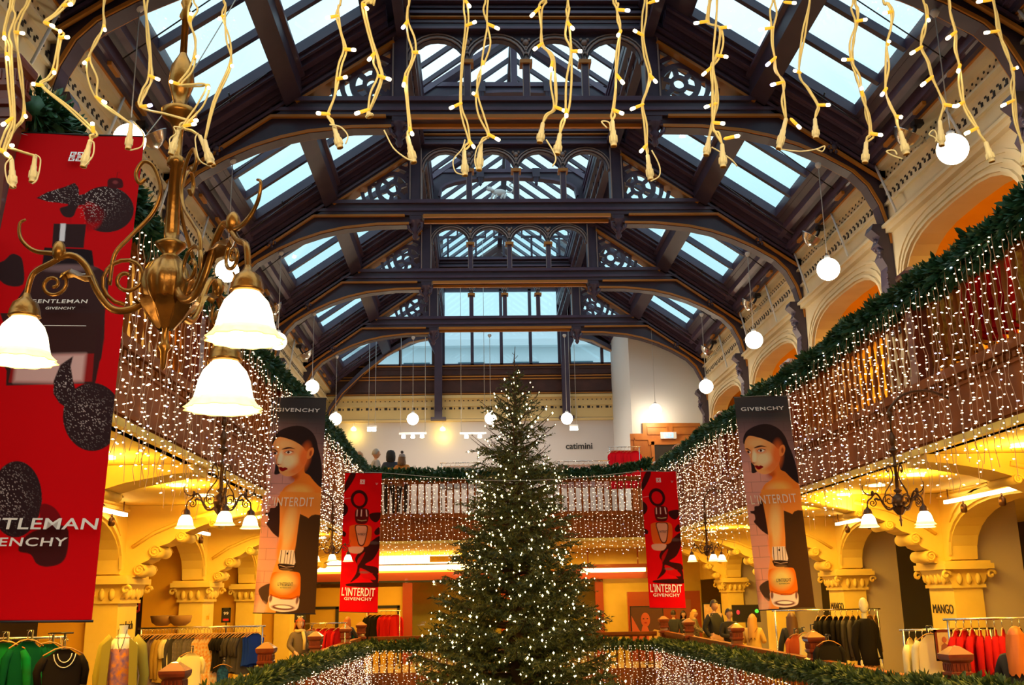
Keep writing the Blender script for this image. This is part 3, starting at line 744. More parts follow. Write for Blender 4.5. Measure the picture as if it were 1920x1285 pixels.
# mustard panels left, warm wall right
m.box(-6.1, -3.05, YS, YS + .2, 0, 2.3, 1); m.box(4.6, 6.1, YS, YS + .2, 0, 2.72, 0); m.box(3.0, 4.6, YS, YS + .2, 0, 2.72, 0)
S(m.build('wall_shopfront', [M_['yellow'], M_['shopyellow']]))
m = MB(); m.box(-6.1, 3.0, YS - .12, YS, 2.48, 2.72, 0); m.box(-6.1, 3.0, YS - .15, YS, 2.42, 2.48, 1)
m.box(-3.25, -2.95, YS - .1, YS + .1, 0, 2.42, 0); m.box(2.75, 3.0, YS - .1, YS + .1, 0, 2.42, 0); m.box(-.2, .1, YS - .1, YS + .1, 0, 2.42, 0)
m.box(-3.42, -3.34, YS - .03, YS, 0, 1.72, 1); m.box(-4.3, -3.34, YS - .03, YS, 1.66, 1.74, 1); m.box(-5.32, -5.22, YS - .03, YS, 0, 1.72, 1); m.box(-6.1, -5.22, YS - .03, YS, 1.66, 1.74, 1)
m.box(-4.35, -4.28, YS - .03, YS, 0, 2.4, 0)
S(m.build('door_1', [M_['redwood'], M_['black']]))
gl = MB(); gl.box(-2.95, -.2, YS, YS + .02, 0, 2.42); gl.box(.1, 2.75, YS, YS + .02, 0, 2.42); S(gl.build('window_40', M_['glass']))
S(MB().box(-11.6, 11.6, 36.01, 36.3, -.3, 3.3).build('wall_far_shop', M_['darkwall']))
# luminous shop sign band over the shopfront
t = empty('lit_sign_band', (-1.5, YS - .2, 2.78), 0, 'long glowing white light band above the red shopfront at the far end', 'light fitting')
M_['band'] = mat('glowing_band', (1, .85, .5), .5, emit=(1, .72, .30), estr=3.6)
a = MB(); a.box(-4.6, 1.8, -.10, .0, .0, .16); a.build('lower_diffuser', M_['band'], t)
a = MB(); a.box(-4.6, 1.0, -.10, .0, .20, .46); a.build('upper_diffuser', M_['band'], t)
a = MB(); a.box(-4.7, 2.0, -.13, .03, .165, .195); a.build('frame', M_['mahog'], t)
a = MB(); a.box(-.9, .9, -.14, -.105, .24, .42); a.build('sign_board', M_['shopyellow'], t)
t = empty('lit_sign_band', (4.2, YS - .4, 2.62), 0, 'short lit timber canopy right of the tree at the far end', 'light fitting')
a = MB(); a.box(-1.9, .1, -.1, .1, .0, .12); a.build('diffuser', M_['band'], t)
a = MB(); a.box(-1.7, -1.66, -.02, .02, .24, .735); a.box(-.14, -.10, -.02, .02, .24, .735); a.box(-2.0, .2, -.14, .14, .125, .24); a.prism([(-2.0, -.2), (.2, -.2), (.2, -.005), (-2.0, -.005)], 1, .11, .14); a.build('frame', M_['redwood'], t)

# oak doorway of the stair block, upper right end
t = empty('panelled_doorway', (4.0, 30.98, 4.1), 0, 'orange oak panelled doorway surround with stepped top in the white stair block', 'doorway')
def rp(x, y): q = onY(x, y, 30.98); return q.x - 4.0, q.z - 4.1
a, b = rp(1181, 814), rp(1204, 794); c_, d_ = rp(1312, 794), rp(1330, 814)
m = MB(); m.prism([(a[0], 0), (a[0], a[1]), (b[0], a[1]), (b[0], b[1]), (min(c_[0], 1.95), c_[1]), (min(c_[0], 1.95), d_[1]), (2.04, d_[1]), (2.04, 0)], 1, -.05, 0)
m.build('surround', M_['oak'], t)
m = MB()
dx0, dt = rp(1226, 835); dx1, _ = rp(1284, 835)
for q0, q1, z0, z1 in ((dx0 - .1, dx0, 0, dt + .1), (dx1, dx1 + .1, 0, dt + .1), (dx0 - .18, dx1 + .18, dt, dt + .14), (a[0] + .1, dx0 - .25, 0.2, 2.1)): m.box(q0, q1, -.09, -.05, z0, z1)
for q0, q1 in ((b[0] + .15, b[0] + .75), (b[0] + .9, c_[0] - .15)): m.strip([(q0, b[1] - .35), (q1, b[1] - .35), (q1, b[1] - .12), (q0, b[1] - .12), (q0, b[1] - .35)], .035, 1, -.075, -.05)
m.strip([(a[0] + .12, a[1] - .12), (a[0] + .12, .3)], .03, 1, -.075, -.05); m.box(a[0], dx0 - .18, -.075, -.05, a[1] - .2, a[1] - .14)
m.build('panel_moulding', M_['oak'], t)
m = MB(); m.box(dx0, dx1, -.06, -.05, 0, dt); m.build('dark_opening', M_['black'], t)
M_['bluesign'] = mat('blue_sign_light', (.2, .5, 1), .4, emit=(.18, .42, 1), estr=2.0)
e = empty('exit_sign', (4.0 + rp(1252, 818)[0], 30.86, 4.1 + rp(1252, 818)[1]), 0, 'small blue and white illuminated sign above the oak doorway', 'sign')
m = MB(); m.box(-.24, .24, -.03, .07, -.10, .10); m.build('case', M_['white'], e)
m = MB(); m.box(-.14, .14, -.036, -.03, -.07, .07); m.build('lit_panel', M_['bluesign'], e)
m = MB(); m.ball((-.05, -.04, .035), .015, 8, 5); m.tube([(-.05, -.04, .02), (-.04, -.04, -.02), (-.08, -.04, -.06)], .008, 4); m.tube([(-.04, -.04, -.02), (-.01, -.04, -.05)], .008, 4); m.box(.04, .09, -.04, -.036, -.05, .05); m.build('pictogram', M_['white'], e)
# pale stone building across the street, seen through the end windows
t = empty('building', (0, 46, -4.5), 0, 'pale stone building across the street, blurred through the end windows', 'building')
M_['stone'] = mat('pale_stone', (.74, .78, .80), .9); M_['slatew'] = mat('blue_grey_window', (.06, .12, .15), .2)
m = MB(); m.box(-14, 14, 0, 6, 0, 18.4); m.box(-14.2, 14.2, -.4, 0, 17.6, 17.9); m.build('wall', M_['stone'], t)
for i in range(8):
    for z in (11.2, 15.0):
        m = MB(); m.box(-9.2 + i * 2.5, -8.0 + i * 2.5, -.05, .1, z, z + 1.9); m.build('window', M_['slatew'], t)
# ================================================================ GARLANDS AND LIGHT CURTAINS
M_['needle'] = mat('garland_needles', (.018, .070, .030), .55, noise=(.03, .11, .04), nscale=25)
M_['needle2'] = mat('garland_needles_olive', (.05, .085, .018), .55, noise=(.08, .12, .028), nscale=25)
def garland(name, path, rad, label, group, dens=330, m_=None, nl=.085):
    """path: list of points; tufts of flat tapering needles around a wire core"""
    pts = cat_rom(path, 10); m = MB()
    L = [0]
    for a, b in zip(pts[:-1], pts[1:]): L.append(L[-1] + (b - a).length)
    def at(d):
        for i in range(len(L) - 1):
            if d <= L[i + 1]: return pts[i].lerp(pts[i + 1], (d - L[i]) / max(1e-6, L[i + 1] - L[i]))
        return pts[-1]
    m.tube([at(L[-1] * i / 60) for i in range(61)], rad * .42, 6, 0)
    n = int(L[-1] * dens)
    for i in range(n):
        d = R.random() * L[-1]; c = at(d); ax = (at(min(L[-1], d + .05)) - at(max(0, d - .05))).normalized()
        ph = 2 * PI * R.random(); o = ax.orthogonal().normalized(); o = Matrix.Rotation(ph, 3, ax) @ o
        lump = .75 + .35 * math.sin(d * 5.1 + 1.3 * math.sin(d * 2.3)) * R.random()
        base = c + o * rad * R.uniform(.3, .8) * lump
        dr = (o * R.uniform(.5, 1.1) + ax * R.uniform(-.9, .9) + Vector((0, 0, R.uniform(-.25, .2)))).normalized()
        sd = dr.cross(Vector((R.uniform(-1, 1), R.uniform(-1, 1), R.uniform(-1, 1)))).normalized()
        l = R.uniform(.7, 1.25) * nl; w = l * .17
        # a sprig: three leaf blades
        for q in (-.55, 0, .55):
            e = (dr + sd * q).normalized(); w2 = e.cross(sd if q == 0 else dr).normalized() * w
            m.add([base - w2, base + w2, base + e * l * .7 + w2 * .8, base + e * l, base + e * l * .7 - w2 * .8], [(0, 1, 2, 3, 4)], 0)
    o = m.build(name, m_ or M_['needle']); return tag(o, label, 'garland', group)
G1 = 'evergreen garlands on the upper gallery rails'; G2 = 'evergreen garlands on the lower gallery rails'
def sag(x, y0, y1, z, n=10, amp=.05, x1=None):
    out = []
    for i in range(n + 1):
        f = i / n; out.append((x if x1 is None else x + (x1 - x) * f, y0 + (y1 - y0) * f, z + amp * math.sin(i * 2.1)))
    return out
garland('pine_garland', sag(XR, 6.4, YR, 5.14, 14, .035), .20, 'long dark green garland along the right upper gallery rail', G1, 480, nl=.11)
garland('pine_garland', sag(-XR, 6.4, YR, 5.20, 14, .035), .20, 'long dark green garland along the left upper gallery rail', G1, 480, nl=.11)
garland('pine_garland', [(-XR, YR, 5.28), (-3.2, YR, 5.25), (-2, YR, 5.2), (0, YR, 5.16), (2, YR, 5.2), (3.2, YR, 5.3), (XR, YR, 5.45)], .19, 'dark green garland across the far upper gallery rail', G1, 300, nl=.11)
garland('pine_garland', [(XR - .1, y, z + .03 * math.sin(y * 2)) for y, z in ((6, 1.06), (8, 1.0), (10, .94), (12, .88), (14, .82), (16.5, .77), (19, .75), (22, .73), (25, .70), (28, .68))], .20, 'green garland along the right lower gallery rail', G2, 360, M_['needle2'], .095)
garland('pine_garland', [(-XR + .1, y, z + .03 * math.sin(y * 2)) for y, z in ((6, 1.0), (8, .97), (10, .94), (12, .92), (14, .90), (16.5, .88), (19, .86), (22, .82), (25, .78), (28, .72))], .20, 'green garland along the left lower gallery rail', G2, 360, M_['needle2'], .095)
garland('pine_garland', [(-XR, YR - .1, .74), (-2, YR - .1, .76), (0, YR - .1, .78), (2, YR - .1, .72), (XR, YR - .1, .62)], .20, 'green garland across the far lower gallery rail behind the tree', G2, 260, M_['needle2'], .11)

def strand_mesh(seed, length, step=.105, bl=.034):
    r = random.Random(seed); m = MB(); z = 0; pts = [(0, 0, 0)]
    x = y = 0
    while z > -length:
        z -= r.uniform(.1, .2); x = r.uniform(-.022, .022); y = r.uniform(-.022, .022); pts.append((x, y, z))
    m.tube(pts, .0035, 3, 0, cap=False)
    z = -.03; k = 0
    while z > -length:
        # position on wire
        i = max(j for j in range(len(pts)) if pts[j][2] >= z or j == 0)
        p = Vector(pts[i]); a = r.uniform(0, 2 * PI); tilt = r.uniform(-.35, .25)
        d = Vector((math.cos(a), math.sin(a), tilt)).normalized(); p = Vector((p.x, p.y, z))
        o = d.orthogonal().normalized(); q = d.cross(o)
        b = p + d * .010; l = bl * r.uniform(.75, 1.1); w = .0085
        c = b + d * l * .55
        ring = [c + (o * math.cos(t) + q * math.sin(t)) * w for t in (0, PI / 2, PI, 3 * PI / 2)]
        mi = 2 if r.random() < .035 else 1
        m.add([b] + ring + [b + d * l], [(0, 1, 2), (0, 2, 3), (0, 3, 4), (0, 4, 1), (5, 2, 1), (5, 3, 2), (5, 4, 3), (5, 1, 4)], mi)
        z -= step * r.uniform(.7, 1.3); k += 1
    return m
def curtain_positions():
    """(x, y, z, length, axis, label key)"""
    out = []
    for key, s, z, ln in (('RU', 1, 5.08, 2.1), ('LU', -1, 5.08, 2.1)):
        y = 8.0
        while y < 27.9:
            l_ = ln * R.uniform(.86, 1.06); out.append((s * (XR - .10 + R.uniform(-.03, .03)), y, z, l_, key)); y += R.uniform(.075, .14)
    for key, s in (('RL', 1), ('LL', -1)):
        y = 10.5
        while y < 27.9:
            out.append((s * (XR - .2 + R.uniform(-.03, .03)), y, .62 if s > 0 else .80, 1.4 * R.uniform(.8, 1), key)); y += R.uniform(.12, .20)
    x = -3.7
    while x < 3.7:
        out.append((x, YR - .14 + R.uniform(-.03, .03), 5.10, 2.15 * R.uniform(.9, 1.05), 'EU'))
        out.append((x + .03, YR - .3, .66, 1.4, 'EL')); x += R.uniform(.08, .14)
    return out
slab = {'RU': 'right upper gallery garland', 'LU': 'left upper gallery garland', 'RL': 'right lower gallery garland', 'LL': 'left lower gallery garland', 'EU': 'far upper gallery garland', 'EL': 'far lower gallery garland'}
pos = curtain_positions(); 
pos.sort(key=lambda p: p[1] + (6 if p[4] in ('RL', 'LL', 'EL') else 0))
mats3 = [M_['wire'], M_['bulbw'], M_['bulbb']]
protos = {}
for ln in (2.1, 1.5):
    protos[ln] = []
    for k in range(8):
        o = strand_mesh(k + int(ln * 10), ln).build('light_strand', mats3); protos[ln].append(o.data); bpy.data.objects.remove(o)
rest = []
for i, (x, y, z, l_, key) in enumerate(pos):
    if i < 296:
        base = 2.1 if z > 4 else 1.5; me = R.choice(protos[base])
        o = bpy.data.objects.new('light_strand', me); COL.objects.link(o); o.location = (x, y, z); o.rotation_euler = (0, 0, R.uniform(0, 6.28)); o.scale = (1, 1, l_ / base)
        tag(o, 'string of tiny warm white lights hanging from the ' + slab[key], 'light strand', 'light strands under the ' + slab[key])
    else: rest.append((x, y, z, l_))
# the remaining, farther strands as one curtain
V = []; F = []; MI = []
bank = {}
for k in range(8):
    mm = strand_mesh(k + 50, 2.1, .11, .037); bank[k] = (np.array(mm.v), mm.f, mm.m)
off = 0
for i, (x, y, z, l_) in enumerate(rest):
    v, f, mi = bank[i % 8]; a = R.uniform(0, 6.28); ca, sa = math.cos(a), math.sin(a)
    w = np.empty_like(v); w[:, 0] = v[:, 0] * ca - v[:, 1] * sa + x; w[:, 1] = v[:, 0] * sa + v[:, 1] * ca + y; w[:, 2] = v[:, 2] * (l_ / 2.1) + z
    V.append(w); F += [[off + q for q in ff] for ff in f]; MI += mi; off += len(v)
me = bpy.data.meshes.new('light_curtain'); me.from_pydata(np.concatenate(V).tolist(), [], F)
for q in mats3: me.materials.append(q)
me.polygons.foreach_set('material_index', MI); me.update()
o = bpy.data.objects.new('light_curtain', me); COL.objects.link(o)
tag(o, 'dense curtain of tiny warm lights hanging along the farther gallery rails', 'light curtain', kind='stuff')
# ================================================================ HANGING BANNERS (printed fabric)
def lin(c):
    return np.array([(x / 255 / 12.92 if x <= 10 else ((x / 255 + .055) / 1.055) ** 2.4) for x in c])
class Canvas:
    """print of a banner: colours on a fine grid, traced in the units of a reference sheet"""
    def __init__(s, quad, nx, ny, base):
        s.nx, s.ny = nx, ny; q = [np.array(p, float) for p in quad]      # TL TR BR BL
        u, v = np.meshgrid(np.linspace(0, 1, nx), np.linspace(0, 1, ny)); s.u, s.v = u, v
        p = (1 - v)[..., None] * ((1 - u)[..., None] * q[0] + u[..., None] * q[1]) + v[..., None] * ((1 - u)[..., None] * q[3] + u[..., None] * q[2])
        s.X, s.Y = p[..., 0], p[..., 1]; s.C = np.zeros((ny, nx, 3)) + lin(base)
        s.px = abs(q[1][0] - q[0][0]) / nx
    def sdist(s, pts):
        X, Y = s.X, s.Y; ins = np.zeros(X.shape, bool); D = np.full(X.shape, 1e9); n = len(pts)
        for i in range(n):
            x0, y0 = pts[i]; x1, y1 = pts[(i + 1) % n]
            if abs(y1 - y0) > 1e-9:
                c = ((y0 > Y) != (y1 > Y)) & (X < (x1 - x0) * (Y - y0) / (y1 - y0) + x0); ins ^= c
            dx, dy = x1 - x0, y1 - y0; L = dx * dx + dy * dy + 1e-9
            t = np.clip(((X - x0) * dx + (Y - y0) * dy) / L, 0, 1)
            D = np.minimum(D, (X - x0 - t * dx) ** 2 + (Y - y0 - t * dy) ** 2)
        D = np.sqrt(D); return np.where(ins, D, -D)
    def put(s, a, col):
        a = a[..., None]
        s.C = s.C * (1 - a) + (col if isinstance(col, np.ndarray) else lin(col)) * a
    def poly(s, pts, col, soft=1.0, smooth=True, op=1.0, T=None):
        if T: pts = [T(p) for p in pts]
        if smooth: pts = [(p.x, p.y) for p in cat_rom([(a, b, 0) for a, b in pts], 4, True)]
        a = np.clip(.5 + s.sdist(pts) / max(s.px, soft), 0, 1) * op; s.put(a, col); return a
    def ell(s, cx, cy, rx, ry, col, soft=.15, op=1.0, T=None, k=1.0):
        if T: cx, cy = T((cx, cy)); rx *= k; ry *= k
        d = np.sqrt(((s.X - cx) / rx) ** 2 + ((s.Y - cy) / ry) ** 2); a = np.clip((1 - d) / soft + .5, 0, 1) * op; s.put(a, col); return a
    def line(s, pts, w, col, T=None, op=1.0):
        if T: pts = [T(p) for p in pts]
        for (x0, y0), (x1, y1) in zip(pts[:-1], pts[1:]):
            dx, dy = x1 - x0, y1 - y0; L = dx * dx + dy * dy + 1e-9; t = np.clip(((s.X - x0) * dx + (s.Y - y0) * dy) / L, 0, 1)
            d = np.sqrt((s.X - x0 - t * dx) ** 2 + (s.Y - y0 - t * dy) ** 2); s.put(np.clip((w / 2 - d) / s.px + .5, 0, 1) * op, col)
def tr(ox, oy, k): return lambda p: (ox + p[0] / k, oy + p[1] / k)

# --- portrait print -----------------------------------------------------------
cv = Canvas([(1376, 746), (1476, 743), (1528, 1139), (1423, 1144)], 190, 700, (60, 55, 58))
A = tr(1370, 735, 6.119); B = tr(1390, 935, 5.98); KA, KB = 1 / 6.119, 1 / 5.98
f = np.clip((cv.v - .10) / .25, 0, 1)[..., None] * np.clip(1.25 - cv.u * .75, 0, 1)[..., None]
cv.C = lin((58, 54, 56)) * (1 - f) + (lin((168, 122, 128)) * (1 - cv.v[..., None]) + lin((205, 135, 110)) * cv.v[..., None]) * f
row = (cv.v * 20.2 + .35); ri = np.floor(row); fr = row - ri; bx_ = cv.u * 2.75 + .5 * (ri % 2) + .15; fx = bx_ - np.floor(bx_)
mort = np.clip(1 - np.minimum(fr, 1 - fr) / .045, 0, 1) + np.clip(1 - np.minimum(fx, 1 - fx) / .022, 0, 1)
cv.put(np.clip(mort, 0, 1) * .45 * (cv.v > .075), (70, 45, 50))
DK = (38, 26, 27)
cv.poly([(240, 870), (300, 930), (305, 985), (250, 1000), (242, 940)], DK, T=A)
# neck, back and shoulder, then hair and face
cv.poly([(440, 1010), (500, 950), (560, 880), (620, 930), (690, 1040), (775, 1110), (800, 1330), (350, 1340), (365, 1200), (400, 1130), (470, 1080), (478, 1040)], (222, 112, 36), soft=1.2, T=A)
cv.ell(560, 1180, 120, 70, (240, 160, 80), .9, .8, T=A, k=KA); cv.ell(470, 1250, 70, 90, (232, 140, 90), .9, .7, T=A, k=KA); cv.ell(470, 1010, 50, 50, (150, 50, 15), .9, .7, T=A, k=KA)
cv.poly([(148, 640), (150, 570), (185, 495), (260, 440), (350, 407), (430, 405), (510, 435), (580, 490), (635, 575), (670, 670), (705, 750), (745, 870), (775, 1010), (785, 1120), (700, 1060), (630, 990), (575, 960), (560, 880), (570, 800), (540, 720), (500, 660), (420, 612), (330, 575), (225, 552), (180, 590), (165, 650)], DK, T=A)
cv.poly([(163, 640), (185, 578), (225, 552), (330, 574), (425, 612), (500, 662), (535, 705), (570, 720), (575, 800), (562, 870), (530, 930), (480, 985), (430, 1010), (370, 1012), (315, 985), (288, 950), (280, 915), (258, 890), (240, 868), (232, 840), (222, 800), (203, 765), (178, 740), (166, 700)], (226, 142, 84), T=A)
cv.ell(540, 780, 60, 150, (205, 92, 34), .9, .85, T=A, k=KA); cv.ell(470, 930, 70, 60, (205, 98, 40), .9, .7, T=A, k=KA)
cv.ell(370, 830, 85, 90, (240, 190, 150), .9, .9, T=A, k=KA); cv.ell(300, 640, 90, 50, (235, 165, 110), .9, .8, T=A, k=KA); cv.ell(275, 800, 26, 75, (244, 205, 175), .9, .8, T=A, k=KA)
cv.ell(352, 735, 62, 34, (190, 105, 70), .7, .6, T=A, k=KA); cv.ell(213, 750, 30, 30, (190, 105, 70), .7, .6, T=A, k=KA)
cv.poly([(318, 736), (335, 720), (362, 716), (390, 726), (378, 742), (350, 748)], (226, 205, 195), T=A, soft=.4)
cv.poly([(195, 756), (205, 742), (225, 740), (234, 756), (222, 768)], (226, 205, 195), T=A, soft=.4)
cv.ell(350, 731, 15, 15, (60, 24, 20), .3, 1, T=A, k=KA); cv.ell(208, 752, 13, 14, (60, 24, 20), .3, 1, T=A, k=KA)
cv.line([(310, 738), (332, 716), (362, 711), (402, 722)], .9, (50, 20, 18), T=A); cv.line([(188, 748), (203, 735), (228, 735)], .9, (50, 20, 18), T=A)
cv.poly([(268, 702), (308, 676), (360, 668), (420, 688), (362, 684), (312, 696)], (62, 26, 22), T=A, soft=.5); cv.poly([(168, 712), (196, 704), (236, 734), (205, 724)], (62, 26, 22), T=A, soft=.5)
cv.line([(246, 760), (238, 830), (242, 862), (262, 884), (296, 878)], .9, (170, 84, 50), T=A); cv.ell(268, 882, 14, 6, (110, 40, 25), .5, 1, T=A, k=KA)
cv.poly([(282, 915), (306, 909), (328, 918), (348, 909), (380, 926), (358, 946), (326, 960), (298, 944)], (128, 12, 14), T=A, soft=.5); cv.line([(288, 920), (328, 927), (374, 927)], .5, (60, 5, 8), T=A)
cv.poly([(562, 700), (585, 668), (612, 664), (628, 700), (625, 745), (605, 788), (575, 802), (560, 770)], (224, 120, 58), T=A); cv.ell(597, 730, 14, 34, (120, 40, 20), .6, .8, T=A, k=KA)
# body, dress, arm
cv.poly([(225, -30), (665, -40), (690, 210), (640, 215), (570, 250), (490, 225), (470, 150), (240, 150)], (226, 124, 48), T=B, smooth=False, soft=1.5)
cv.poly([(105, 215), (150, 205), (155, 160), (205, 150), (215, 100), (232, 92), (262, 150), (285, 250), (308, 400), (312, 470), (240, 430), (180, 370), (145, 330), (160, 300), (150, 250), (115, 235)], (48, 26, 22), T=B)
cv.poly([(476, 205), (540, 228), (575, 245), (600, 215), (640, 200), (700, 205), (720, 330), (840, 1240), (300, 1260), (420, 800), (480, 620)], (62, 38, 18), T=B, smooth=False)
cv.poly([(232, 60), (258, 170), (282, 300), (302, 430), (320, 560), (330, 700), (300, 900), (310, 1240), (420, 1240), (500, 700), (496, 500), (486, 350), (478, 200), (470, 60)], (228, 128, 54), T=B, smooth=False, soft=1.2)
cv.ell(385, 380, 60, 230, (240, 172, 110), .9, .85, T=B, k=KB); cv.ell(330, 560, 26, 120, (235, 120, 40), .9, .8, T=B, k=KB)
cv.poly([(205, 1015), (300, 950), (318, 1000), (318, 1160), (250, 1110)], (66, 44, 30), T=B); cv.ell(250, 1200, 70, 60, (196, 150, 130), .8, .8, T=B, k=KB)
cv.ell(150, 1150, 60, 260, (70, 50, 42), .9, .6, T=B, k=KB)
# perfume bottle
cv.poly([(350, 600), (490, 594), (504, 640), (528, 722), (520, 748), (362, 742), (348, 700)], (222, 186, 170), T=B, smooth=False, soft=.6)
for x, w in ((362, 1.4), (405, 1.1), (432, .8), (462, 1.2), (492, .7)): cv.line([(x, 604), (x + 8, 738)], w, (70, 44, 38), T=B)
cv.ell(428, 634, 10, 12, (20, 10, 8), .3, 1, T=B, k=KB); cv.poly([(362, 742), (525, 748), (530, 775), (500, 806), (440, 814), (378, 804), (360, 775)], (44, 28, 22), T=B); cv.line([(370, 760), (440, 775), (520, 764)], .8, (190, 150, 120), T=B); cv.line([(385, 795), (450, 790), (510, 795)], .6, (150, 110, 80), T=B)
cv.poly([(306, 870), (322, 836), (380, 826), (560, 818), (600, 846), (618, 920), (632, 1060), (560, 1092), (440, 1094), (335, 1066), (312, 1000)], (232, 100, 12), T=B, soft=.7)
cv.ell(455, 930, 105, 95, (250, 190, 110), .9, .9, T=B, k=KB); cv.line([(330, 1060), (440, 1088), (560, 1086), (628, 1056)], .9, (120, 40, 10), T=B)
cv.poly([(328, 1075), (440, 1100), (560, 1098), (630, 1074), (640, 1170), (600, 1206), (480, 1226), (370, 1206), (336, 1150)], (226, 190, 176), T=B); cv.ell(486, 1180, 118, 28, (96, 52, 40), .3, 1, T=B, k=KB); cv.ell(490, 1176, 84, 15, (235, 205, 190), .3, 1, T=B, k=KB)
cv.ell(345, 1100, 16, 40, (90, 40, 26), .6, .9, T=B, k=KB); cv.ell(618, 1100, 14, 40, (90, 40, 26), .6, .9, T=B, k=KB)
cv.C = np.clip(cv.C * 1.45, 0, .92); CV_PORTRAIT = cv
# --- big red print -------------------------------------------------------------
cv = Canvas([(38, 250), (271, 258), (172, 1163), (-135, 1165)], 170, 660, (205, 0, 6))
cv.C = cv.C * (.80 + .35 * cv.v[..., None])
D = tr(0, 240, 2.793); E_ = tr(0, 680, 2.57); KD, KE = 1 / 2.793, 1 / 2.57; BR_ = (50, 26, 26)
balls = []
def ball_(cx, cy, rx, ry, T, k):
    balls.append(cv.ell(cx, cy, rx, ry, BR_, .02, 1, T=T, k=k))
ball_(545, 540, 148, 148, D, KD); cv.ell(440, 590, 85, 92, (165, 0, 6), .25, .9, T=D, k=KD); cv.ell(480, 575, 60, 55, (90, 12, 16), .4, .85, T=D, k=KD)
cv.poly([(400, 520), (428, 560), (440, 700), (380, 700), (360, 600)], (196, 0, 6), T=D)
balls.append(cv.poly([(178, 472), (235, 432), (330, 393), (382, 366), (402, 400), (404, 450), (430, 440), (440, 510), (395, 515), (300, 500), (235, 492)], BR_, T=D, smooth=False))
cv.poly([(300, 535), (340, 518), (350, 500), (400, 505), (385, 550), (372, 585), (345, 594), (315, 580)], BR_, T=D); cv.poly([(556, 385), (560, 348), (585, 335), (625, 340), (638, 362), (632, 402), (560, 402)], (70, 18, 20), T=D); cv.ell(598, 365, 14, 12, (150, 60, 60), .6, .6, T=D, k=KD)
cv.line([(605, 340), (610, 300), (622, 296)], .8, (110, 10, 12), T=D)
cv.poly([(0, 865), (40, 825), (75, 830), (100, 865), (100, 1000), (0, 1000), (-60, 900)], BR_, T=D)
cv.poly([(266, 632), (440, 637), (425, 785), (255, 775)], BR_, T=D, smooth=False); cv.poly([(303, 632), (331, 632), (322, 742), (294, 740)], (222, 200, 200), T=D, smooth=False)
cv.poly([(215, 780), (420, 790), (470, 800), (480, 900), (200, 900)], (34, 18, 20), T=D, smooth=False)
cv.poly([(120, 1000), (150, 930), (220, 892), (330, 885), (470, 893), (535, 930), (556, 985), (540, 1100), (470, 1480), (20, 1480), (20, 1200)], (58, 30, 28), T=D)
cv.ell(330, 905, 130, 22, (128, 92, 92), .8, .8, T=D, k=KD)
cv.poly([(-20, -60), (470, -60), (478, 20), (462, 150), (445, 280), (8, 290), (18, 60)], (60, 28, 24), T=E_, smooth=False)
cv.line([(50, 30), (34, 205)], 4.0, (220, 180, 176), T=E_)
cv.poly([(44, 150), (440, 138), (430, 270), (250, 280), (20, 276)], (150, 22, 20), T=E_, smooth=False); cv.poly([(60, 150), (400, 140), (385, 270), (250, 279), (45, 274)], (216, 160, 150), T=E_, smooth=False, soft=9)
cv.poly([(456, 0), (480, 0), (470, 160), (448, 270), (432, 270)], (60, 26, 24), T=E_, smooth=False)
ball_(432, 428, 143, 152, E_, KE); balls.append(cv.poly([(338, 152), (275, 195), (243, 270), (242, 330), (270, 370), (305, 392), (360, 340), (338, 270), (326, 200)], BR_, T=E_, smooth=False))
ball_(65, 780, 126, 155, E_, KE)
cv.poly([(188, 805), (250, 815), (290, 870), (250, 900), (190, 880)], (120, 8, 12), T=E_); cv.poly([(80, 985), (115, 930), (190, 900), (310, 890), (318, 980), (290, 1030), (220, 1046), (170, 1035), (140, 1000)], (72, 20, 18), T=E_)
rs = np.random.RandomState(3); gl_ = np.zeros(cv.X.shape)
for b in balls: gl_ = np.maximum(gl_, b)
spk = (rs.rand(*cv.X.shape) > .90) * gl_
for (cx, cy), w in ((D((470, 500)), 22), (D((260, 455)), 20), (D((510, 440)), 25), (E_((20, 760)), 26), (E_((400, 430)), 26), (E_((300, 280)), 18)):
    wt = np.exp(-((cv.X - cx) ** 2 + (cv.Y - cy) ** 2) / (2 * w * w)); cv.put(spk * wt * .9, (225, 190, 180))
CV_BIG = cv
# --- small red print ------------------------------------------------------------
cv = Canvas([(648, 887.5), (714.5, 887.5), (706, 1147), (636, 1146.5)], 100, 390, (222, 0, 8))
C_ = tr(630, 880, 4.673); KC = 1 / 4.673; RB = (56, 14, 14)
for pl in ([(130, 40), (175, 40), (150, 110), (100, 190), (72, 215), (80, 150)], [(60, 310), (105, 345), (100, 400), (60, 430)], [(292, 405), (385, 392), (382, 440), (345, 480), (300, 455)], [(330, 560), (370, 520), (375, 580), (340, 590)], [(60, 560), (90, 580), (80, 610), (58, 600)],
           [(375, 600), (300, 650), (215, 725), (165, 800), (185, 860), (170, 930), (120, 1005), (190, 960), (235, 915), (355, 925), (350, 870), (250, 850), (320, 800), (372, 700)], [(110, 1010), (355, 1000), (352, 1040), (110, 1035)], [(290, 940), (355, 920), (355, 1010), (300, 985)]): cv.poly(pl, RB, T=C_)
cv.poly([(190, 800), (250, 740), (225, 800), (185, 860)], (170, 10, 12), T=C_); cv.poly([(205, 880), (300, 920), (340, 975), (230, 960)], (205, 4, 10), T=C_); cv.ell(320, 660, 50, 14, (96, 70, 66), .8, .7, T=C_, k=KC); cv.ell(240, 915, 40, 10, (110, 90, 86), .8, .7, T=C_, k=KC)
a1 = cv.C.copy(); cv.ell(203, 275, 72, 84, RB, .05, 1, T=C_, k=KC); inn = np.clip((1 - np.sqrt(((cv.X - C_((203, 278))[0]) / (48 * KC)) ** 2 + ((cv.Y - C_((203, 278))[1]) / (58 * KC)) ** 2)) / .05 + .5, 0, 1)[..., None]; cv.C = cv.C * (1 - inn) + a1 * inn
